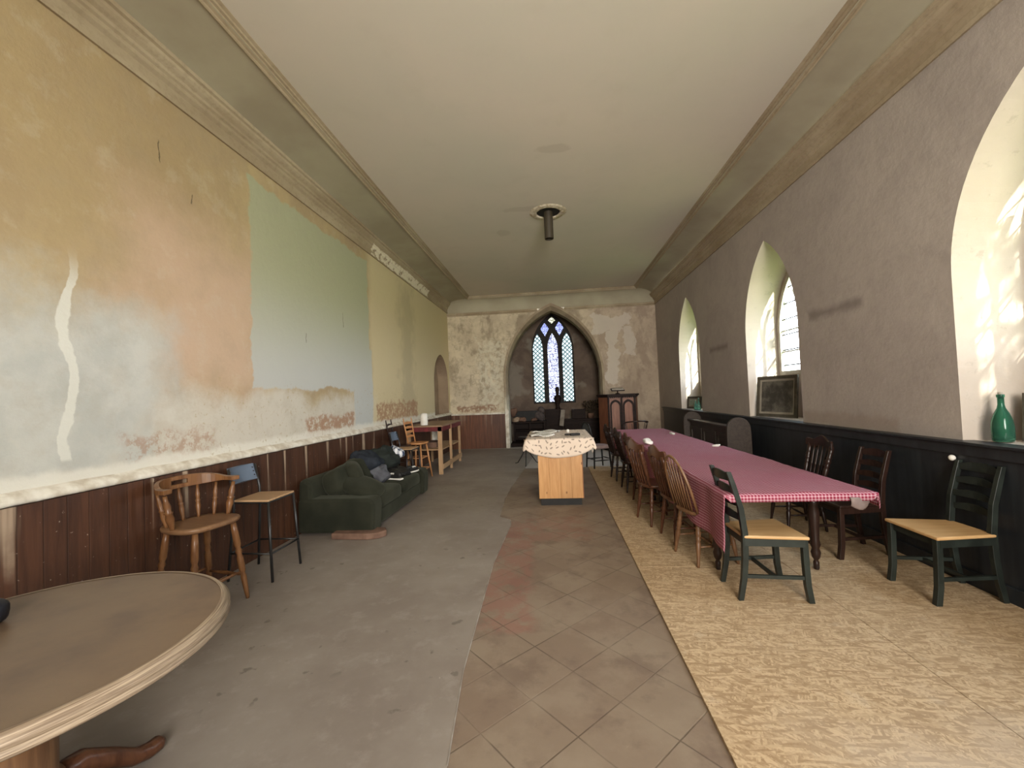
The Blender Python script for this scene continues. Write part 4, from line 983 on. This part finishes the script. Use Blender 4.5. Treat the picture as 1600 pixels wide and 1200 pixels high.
# ------------------------------------------------------------------ long dining table (two end to end)
TL = [(0, .0), (.0, .018), (.03, .022), (.06, .022), (.075, .014), (.10, .03), (.14, .036), (.17, .026), (.20, .038), (.24, .03), (.34, .034), (.46, .044), (.52, .032), (.545, .045), (.57, .032)]
def dining(label, x0, x1, y0, y1, inset=.45):
    t = thing('dining_table', label, 'table', (0, 0, FZ), 0)
    bm = B(); box(bm, x0, x1, y0, y1, .705, .735); obj('table_top', bm, M_dark, t, bevel=.005)
    bm = B(); xa, xb, ya, yb = x0+.06, x1-.06, y0+inset, y1-.15
    box(bm, xa, xb, ya, ya+.025, .59, .705); box(bm, xa, xb, yb-.025, yb, .59, .705); box(bm, xa, xa+.025, ya, yb, .59, .705); box(bm, xb-.025, xb, ya, yb, .59, .705)
    obj('apron', bm, M_dark, t)
    for x in (xa+.035, xb-.035):
        for y in (ya+.04, yb-.04):
            bm = B(); lathe(bm, [(r, z) for z, r in TL][1:], (x, y, 0), 16); box(bm, x-.038, x+.038, y-.038, y+.038, .565, .705); lg = obj('leg', bm, M_dark, t)
            for p in lg.data.polygons: p.use_smooth = len(p.vertices) == 4 and abs(p.normal.z) < .9 and p.center.z < .56
            bm = B(); tube(bm, [(x-.012, y, .022), (x+.012, y, .022)], .021, 12); obj('castor', bm, M_black, lg)
    return t
dining('dark dining table with turned legs on castors under the nearer checked cloth', 1.22, 2.18, 3.16, 5.62, .45)
dining('dark dining table under the farther checked cloth', 1.24, 2.16, 5.66, 8.52, .2)
def checked(label, x0, x1, y0, y1, zt, dl, dr, dn, seed):
    bm = B(); W = x1-x0; L = y1-y0; su = dl+W+dr; sv = dn+L
    def f(u, v):
        a = u*su; b = v*sv; x = x0; y = y0; z = zt
        if a < dl: x = x0-.012-.018*math.sin(b*9+seed)*(dl-a)/dl - .006; z -= (dl-a)
        elif a > dl+W: x = x1+.012+.02*math.sin(b*7)*(a-dl-W)/max(dr, .01); z -= (a-dl-W)
        else: x = x0+(a-dl)
        if b < dn:
            y = y0-.012; z -= (dn-b)*(1 if dl < a < dl+W else .25); 
            if a < dl: y = y0-.01
        else: y = y0+(b-dn)
        if z > zt-.001:
            z += .010*max(0, noise.noise(Vector((x*3.1, y*2.3, seed)))) + .006*abs(noise.noise(Vector((x*9, y*7, seed+4))))
        else: x += .012*noise.noise(Vector((z*5, y*5, seed)))
        return Vector((x, y, z))
    grid(bm, 60, 110, f, lambda u, v: (u*su, v*sv))
    o = obj('tablecloth', bm, M_check, smooth=True); md = o.modifiers.new('s', 'SOLIDIFY'); md.thickness = .003
    return tag(o, label, 'tablecloth')
ck1 = checked('nearer red and white checked tablecloth with drop along the left', 1.205, 2.195, 3.13, 5.72, .761, .40, .10, .055, 1)
ck2 = checked('farther red and white checked tablecloth, mauve in the far light', 1.225, 2.175, 5.60, 8.56, .757, .36, .10, .055, 5)
bm = B(); grid(bm, 8, 8, lambda u, v: Vector((2.02+.24*u, 3.105-.01*math.sin(v*3)+.16*u*u, .735-.09*v*(.4+.6*math.sin(PI*min(1, u+.15)))-.015*u)))
ch = obj('lining', bm, simple('grey_backing', (.22, .17, .15), (.16, .12, .11), 9, .6), ck1, smooth=True); ch['label'] = 'grey underside of the cloth hanging at the right corner'
md = ch.modifiers.new('s', 'SOLIDIFY'); md.thickness = .003
crumple('napkin', 'small white crumpled napkin at the left edge of the farther checked cloth', 'napkin', (1.33, 6.15, .79), (.05, .09, .03), (0, 0, .3), M_white, 3)
crumple('napkin', 'small pale napkin at the right edge of the farther checked cloth', 'napkin', (2.02, 7.4, .775), (.04, .07, .015), (0, 0, .3), M_white, 7)
crumple('napkin', 'pale scrap of paper where the two checked cloths meet', 'paper', (2.10, 5.66, .775), (.05, .04, .012), (0, 0, .6), M_white, 8)

# ------------------------------------------------------------------ pew against right wall
t = thing('pew', 'low panelled oak pew with round-topped ends below the right windows', 'pew', (0, 0, FZ), 0)
px = 2.62; y0, y1 = 6.35, 8.35
bm = B(); box(bm, px, px+.04, y0, y1, .05, .90); obj('front_board', bm, M_oak, t)
for k in range(3):
    ya = y0+.07+k*(y1-y0-.1)/3; yb = ya+(y1-y0-.1)/3-.07
    bm = B(); ring(bm, [(ya, .35), (yb, .35), (yb, .80), (ya, .80)], [(ya+.05, .40), (yb-.05, .40), (yb-.05, .75), (ya+.05, .75)], lambda a, b, d: (d, a, b), px-.018, px+.001); obj('panel_moulding', bm, M_oak, t)
bm = B(); box(bm, px-.05, px+.09, y0, y1, .90, .93); obj('top_rail', bm, M_oak, t, bevel=.005)
for y in (y0, y1):
    poly_ = [(px-.12, 0), (px+.22, 0), (px+.22, .80)] + [(px+.05+.165*math.cos(a), .90+.165*math.sin(a)) for a in [PI*i/12*1.0 for i in range(13)]] + [(px-.12, .80)]
    bm = B(); prism(bm, poly_, lambda a, b, d: (a, d, b), y-.03, y+.03); obj('pew_end', bm, M_oak, t, bevel=.008)
bm = B(); box(bm, px+.04, px+.30, y0, y1, .42, .45); obj('seat', bm, M_oak, t)

# ------------------------------------------------------------------ pulpit in the far right
t = thing('pulpit', 'carved reddish oak pulpit with arched panels at the right of the big arch', 'pulpit', (0, 0, 0), 0)
pl = [(1.24, 11.45), (1.44, 10.98), (2.10, 10.95), (2.26, 11.4), (2.1, 11.75), (1.4, 11.75)]
mpz = lambda a, b, d: (a, b, d)
off = lambda p, s: [(1.75+(a-1.75)*s, 11.4+(b-11.4)*s) for a, b in p]
bm = B(); prism(bm, pl, mpz, .12, 1.38); obj('body', bm, M_pulpit, t)
bm = B(); prism(bm, off(pl, 1.05), mpz, 0, .12); obj('plinth', bm, M_umber, t, bevel=.01)
bm = B(); prism(bm, off(pl, 1.04), mpz, 1.38, 1.41); prism(bm, off(pl, 1.10), mpz, 1.41, 1.46); cn = obj('cornice', bm, M_umber, t, bevel=.006)
bm = B()
for k in range(14):
    x = 1.43+.68*k/13; box(bm, x, x+.025, 10.905, 10.94, 1.36, 1.41)
obj('dentils', bm, M_umber, t)
for k, xc in enumerate((1.615, 1.94)):
    oA = arch(xc, .14, .20, 1.16, .16, 6); iA = arch(xc, .10, .24, 1.14, .12, 6)
    bm = B(); ring(bm, oA, iA, lambda a, b, d: (a, d-(.03/.66)*(a-1.44), b), 10.955, 10.982); obj('arched_panel', bm, M_umber, t)
for x, y in ((1.44, 10.98), (2.10, 10.95), (1.77, 10.965)):
    bm = B(); obox(bm, (x, y-.01, .75), (.045, .04, 1.26)); obj('corner_post', bm, M_umber, t, bevel=.004)
t = thing('book_rest', 'small dark book rest standing on top of the pulpit', 'book rest', (1.72, 11.2, 1.46), 0)
bm = B(); lathe(bm, [(0, 0), (.07, 0), (.06, .015), (.015, .03), (.015, .10), (0, .10)], seg=16); obj('stem', bm, M_umber, t, smooth=True)
bm = B(); obox(bm, (0, 0, .115), (.34, .24, .02), (.25, 0, 0)); obj('tray', bm, M_umber, t, bevel=.004)
bm = B(); obox(bm, (0, 0, .136), (.30, .20, .02), (.25, 0, 0)); tag(obj('open_book', bm, simple('aged_pages', (.40, .36, .30), (.3, .26, .2), 9), bevel=.004), 'pale open book lying on the book rest of the pulpit', 'book').location = (1.72, 11.2, 1.462)

# ------------------------------------------------------------------ things in the chancel
t = thing('side_table', 'dark wooden altar table with shelf at the left inside the arch', 'table', (0, 0, 0), 0)
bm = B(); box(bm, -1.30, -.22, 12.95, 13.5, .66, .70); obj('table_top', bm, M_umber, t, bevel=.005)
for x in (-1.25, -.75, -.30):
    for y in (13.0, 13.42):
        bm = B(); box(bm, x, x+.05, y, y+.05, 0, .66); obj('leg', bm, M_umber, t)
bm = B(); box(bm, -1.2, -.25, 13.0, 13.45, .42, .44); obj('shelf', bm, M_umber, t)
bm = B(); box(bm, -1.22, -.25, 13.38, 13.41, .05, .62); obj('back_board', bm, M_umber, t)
t = thing('altar_rail', 'carved dark arcaded rail at the right inside the arch', 'altar rail', (0, 0, 0), 0)
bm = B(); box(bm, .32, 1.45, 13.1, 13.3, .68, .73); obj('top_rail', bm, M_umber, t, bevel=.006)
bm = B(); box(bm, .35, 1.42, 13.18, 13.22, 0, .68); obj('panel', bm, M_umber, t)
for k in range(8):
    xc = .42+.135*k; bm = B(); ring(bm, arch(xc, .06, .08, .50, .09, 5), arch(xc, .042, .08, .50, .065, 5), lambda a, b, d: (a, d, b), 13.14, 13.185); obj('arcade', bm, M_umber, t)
def boxthing(name, label, cat, c, s, rot, mat, bev=.006):
    bm = B(); obox(bm, (0, 0, 0), s, rot); o = obj(name, bm, mat, bevel=bev); o.location = c; return tag(o, label, cat)
boxthing('wooden_crate', 'long black crate on the altar table at left in the arch', 'crate', (-.86, 13.3, .86), (.72, .22, .32), (0, 0, 0), M_black)
boxthing('wooden_crate', 'dark brown crate on the arcaded rail below the right light', 'crate', (.80, 13.22, .88), (.42, .16, .29), (0, 0, 0), M_umber)
boxthing('stone_slab', 'grey stone slab leaning upright near the centre of the arch', 'slab', (.28, 13.0, .78), (.13, .06, .50), (-.1, .14, 0), M_stone)
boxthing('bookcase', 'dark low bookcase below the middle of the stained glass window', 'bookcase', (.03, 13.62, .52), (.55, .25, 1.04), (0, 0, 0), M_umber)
crumple('driftwood', 'pale driftwood lump on the left edge of the altar table', 'driftwood', (-1.17, 13.08, .78), (.11, .09, .075), (0, 0, 0), M_log, 11, .5)
crumple('driftwood', 'brown root piece on the altar table beside the pale lump', 'driftwood', (-.95, 13.06, .76), (.12, .08, .06), (0, .2, 0), M_brick, 12, .5)
crumple('boulder', 'rounded tan rock on the ledge by the left jamb of the arch', 'rock', (-1.24, 13.15, .99), (.10, .09, .13), (0, 0, 0), M_brick, 13, .3)
crumple('driftwood', 'small reddish root on the altar table near its right end', 'driftwood', (-.6, 13.06, .75), (.10, .07, .05), (0, 0, .5), M_brick, 15, .5)
bm = sellip(B(), (-.42, 13.25, .84), (.16, .12, .15), .9, amp=.4, fr=7, seed=2); sellip(bm, (-.36, 13.25, 1.03), (.11, .10, .11), .9, amp=.3, fr=8, seed=5)
tag(obj('sculpture', bm, simple('grey_lava', (.12, .10, .095), (.06, .05, .05), 12, .9, .1, .5), smooth=True), 'lumpy dark grey sculpture at the right end of the altar table', 'sculpture')
bm = B(); lathe(bm, [(0, 0), (.09, 0), (.07, .03), (.05, .12), (.10, .25), (.13, .34), (.10, .42), (.05, .46), (.055, .56), (.07, .63), (.055, .70), (0, .72)], (.17, 13.55, 1.04-.72+.24+.48))
o = obj('urn', bm, M_umber, smooth=True); o.location = (0, 0, -.0); tag(o, 'dark urn on the bookcase below the middle light of the window', 'urn')
# dried plant behind the pulpit end of the rail
t = thing('dried_plant', 'bushy dried dark plant in a pot on the right end of the arcaded rail', 'plant', (1.18, 13.2, .73), 0)
bm = B(); lathe(bm, [(0, 0), (.08, 0), (.11, .15), (.10, .16), (0, .15)], seg=16); obj('pot', bm, M_brick, t, smooth=True)
bm = B(); rr = random.Random(3)
for k in range(60):
    a = rr.uniform(0, 2*PI); s = rr.uniform(.05, .26); h = rr.uniform(.15, .42)
    tube(bm, [(0, 0, .12), (s*.5*math.cos(a), s*.5*math.sin(a), .12+h*.6), (s*math.cos(a), s*math.sin(a), .12+h)], [.006, .005, .003], 5)
    sellip(bm, (s*math.cos(a), s*math.sin(a), .12+h), (.03, .025, .035), 1, nu=6, nv=4)
obj('stems', bm, simple('dry_foliage', (.075, .055, .035), (.045, .032, .02), 10, .9), t)
boxthing('floor_mat', 'thin pale mat on the floor in front of the arch step', 'mat', (-.95, 11.6, .010), (.75, .35, .006), (0, 0, .06), M_stone, .001)
bm = B(); box(bm, -1.28, 1.4, 12.35, 15, .0, .10); obj('trim_16', bm, M_umber, kind='structure')
t = thing('iron_stand', 'thin dark curved iron stand legs showing left of the island', 'stand', (-.62, 9.2, 0), 0)
for k in range(3):
    a = k*2*PI/3+2.6; obj('leg', tube(B(), [(0, 0, .42), (.10*math.cos(a), .10*math.sin(a), .22), (.24*math.cos(a), .24*math.sin(a), .03), (.31*math.cos(a), .31*math.sin(a), .012)], .011, 8), M_metalblk, t, smooth=True)
obj('post', tube(B(), [(0, 0, .40), (0, 0, .60)], .013, 8), M_metalblk, t, smooth=True)
bm = B(); lathe(bm, [(0, .60), (.17, .60), (.17, .615), (0, .615)], seg=24); obj('tray', bm, M_metalblk, t)

# ------------------------------------------------------------------ ceiling tube light in its broken rose
t = thing('ceiling_lamp', 'dark tube pendant hanging from a round hole in the ceiling', 'lamp', (.06, 6.68, CZ), 0)
obj('tube', lathe(B(), [(0, .0), (.072, .0), (.072, -.44), (.060, -.44), (.060, -.40), (0, -.40)], seg=24), M_tube, t, smooth=False)
bm = B(); lathe(bm, [(0, -.004), (.185, -.004), (.19, -.006), (.19, 0)], (.0, 0, 0), 32); obj('mounting_hole', bm, M_black, t)
bm = B(); prof = [(.185, -.003), (.19, -.016), (.215, -.020), (.235, -.012), (.26, -.017), (.285, -.006), (.30, -.0005)]
lathe(bm, prof, seg=48)
for v in bm.verts: v.co.z += .006*noise.noise(v.co*14)-.002; v.co.x *= 1+.02*noise.noise(v.co*5); v.co.y *= 1+.02*noise.noise(v.co*6)
obj('plaster_ring', bm, simple('chipped_rose', (.66, .60, .48), (.38, .31, .20), 22, .9, .2, .6), t, smooth=True)

# ------------------------------------------------------------------ window sills
def picture(label, p0, p1, z, h, lean, fm, im):
    p0, p1 = Vector((p0[0], p0[1], 0)), Vector((p1[0], p1[1], 0)); d = p1-p0; w_ = d.length; a = math.atan2(d.y, d.x)
    t = thing('framed_picture', label, 'picture', (p0.x, p0.y, z), a); 
    M = Matrix.Rotation(lean, 4, 'X')
    bm = B(); ring(bm, [(0, 0), (w_, 0), (w_, h), (0, h)], [(.045, .045), (w_-.045, .045), (w_-.045, h-.045), (.045, h-.045)], lambda a_, b_, d_: M @ Vector((a_, d_, b_)), -.028, .0); obj('frame', bm, fm, t, bevel=.004)
    bm = B(); ring(bm, [(.04, .04), (w_-.04, .04), (w_-.04, h-.04), (.04, h-.04)], [(.075, .075), (w_-.075, .075), (w_-.075, h-.075), (.075, h-.075)], lambda a_, b_, d_: M @ Vector((a_, d_, b_)), -.012, -.008); obj('mount', bm, M_mat, t)
    bm = B(); v = [bm.verts.new(M @ Vector(p)) for p in ((.07, -.009, .07), (w_-.07, -.009, .07), (w_-.07, -.009, h-.07), (.07, -.009, h-.07))]; bm.faces.new(v); obj('print', bm, im, t, recalc=False)
    bm = B(); box(bm, .01, w_-.01, -.007, -.001, .01, h-.01, M); obj('backing', bm, M_brick, t)
    return t
picture('large dark engraving in a greyed frame standing in the middle window recess', (3.12, 6.72), (3.32, 6.03), 1.064, .60, -.10, M_frame, M_print)
picture('small framed print standing in the farthest window recess', (3.15, 10.10), (3.30, 9.65), 1.064, .28, -.1, M_frame, simple('faded_green_print', (.35, .4, .33), (.2, .25, .2), 8))
picture('dark framed panel standing behind the green bottle in the near window', (3.30, 3.27), (3.42, 2.75), 1.064, .34, -.08, M_frame, simple('slate_print', (.10, .13, .13), (.07, .09, .09), 4, .3))
def bottle(label, loc, h, mat, wide=1):
    t = thing('glass_bottle', label, 'bottle', loc, 0); s = h/.34
    prof = [(0, .008), (.030, 0), (.048, .004), (.052, .03), (.052, .10), (.047, .15), (.034, .20), (.020, .235), (.0155, .26), (.0155, .31), (.019, .312), (.019, .33), (.012, .332), (.011, .26), (.018, .225), (.030, .19), (.043, .145), (.048, .10), (.047, .03), (.03, .012), (0, .02)]
    obj('bottle_body', lathe(B(), [(r*s*wide, z*s) for r, z in prof], seg=28), mat, t, smooth=True)
    obj('cork', lathe(B(), [(0, .30*s), (.011*s*wide, .30*s), (.012*s*wide, .345*s), (0, .347*s)], seg=12), M_mat, t, smooth=True)
    return t
bottle('dark green corked bottle on the near window ledge', (3.165, 3.275, 1.064), .345, M_bottle, 1.1)
bottle('pale aqua bottle on the farthest window ledge', (3.10, 9.22, 1.064), .26, M_bottle2)
bottle('shorter green bottle beside the aqua one on the farthest window ledge', (3.09, 9.38, 1.064), .20, M_bottle2, 1.2)
bm = sellip(B(), (2.975, 3.45, .93), (.022, .022, .022), 1, nu=12, nv=8); tag(obj('white_knob', bm, M_white, smooth=True), 'small white round knob on the dark panelling at right', 'knob')
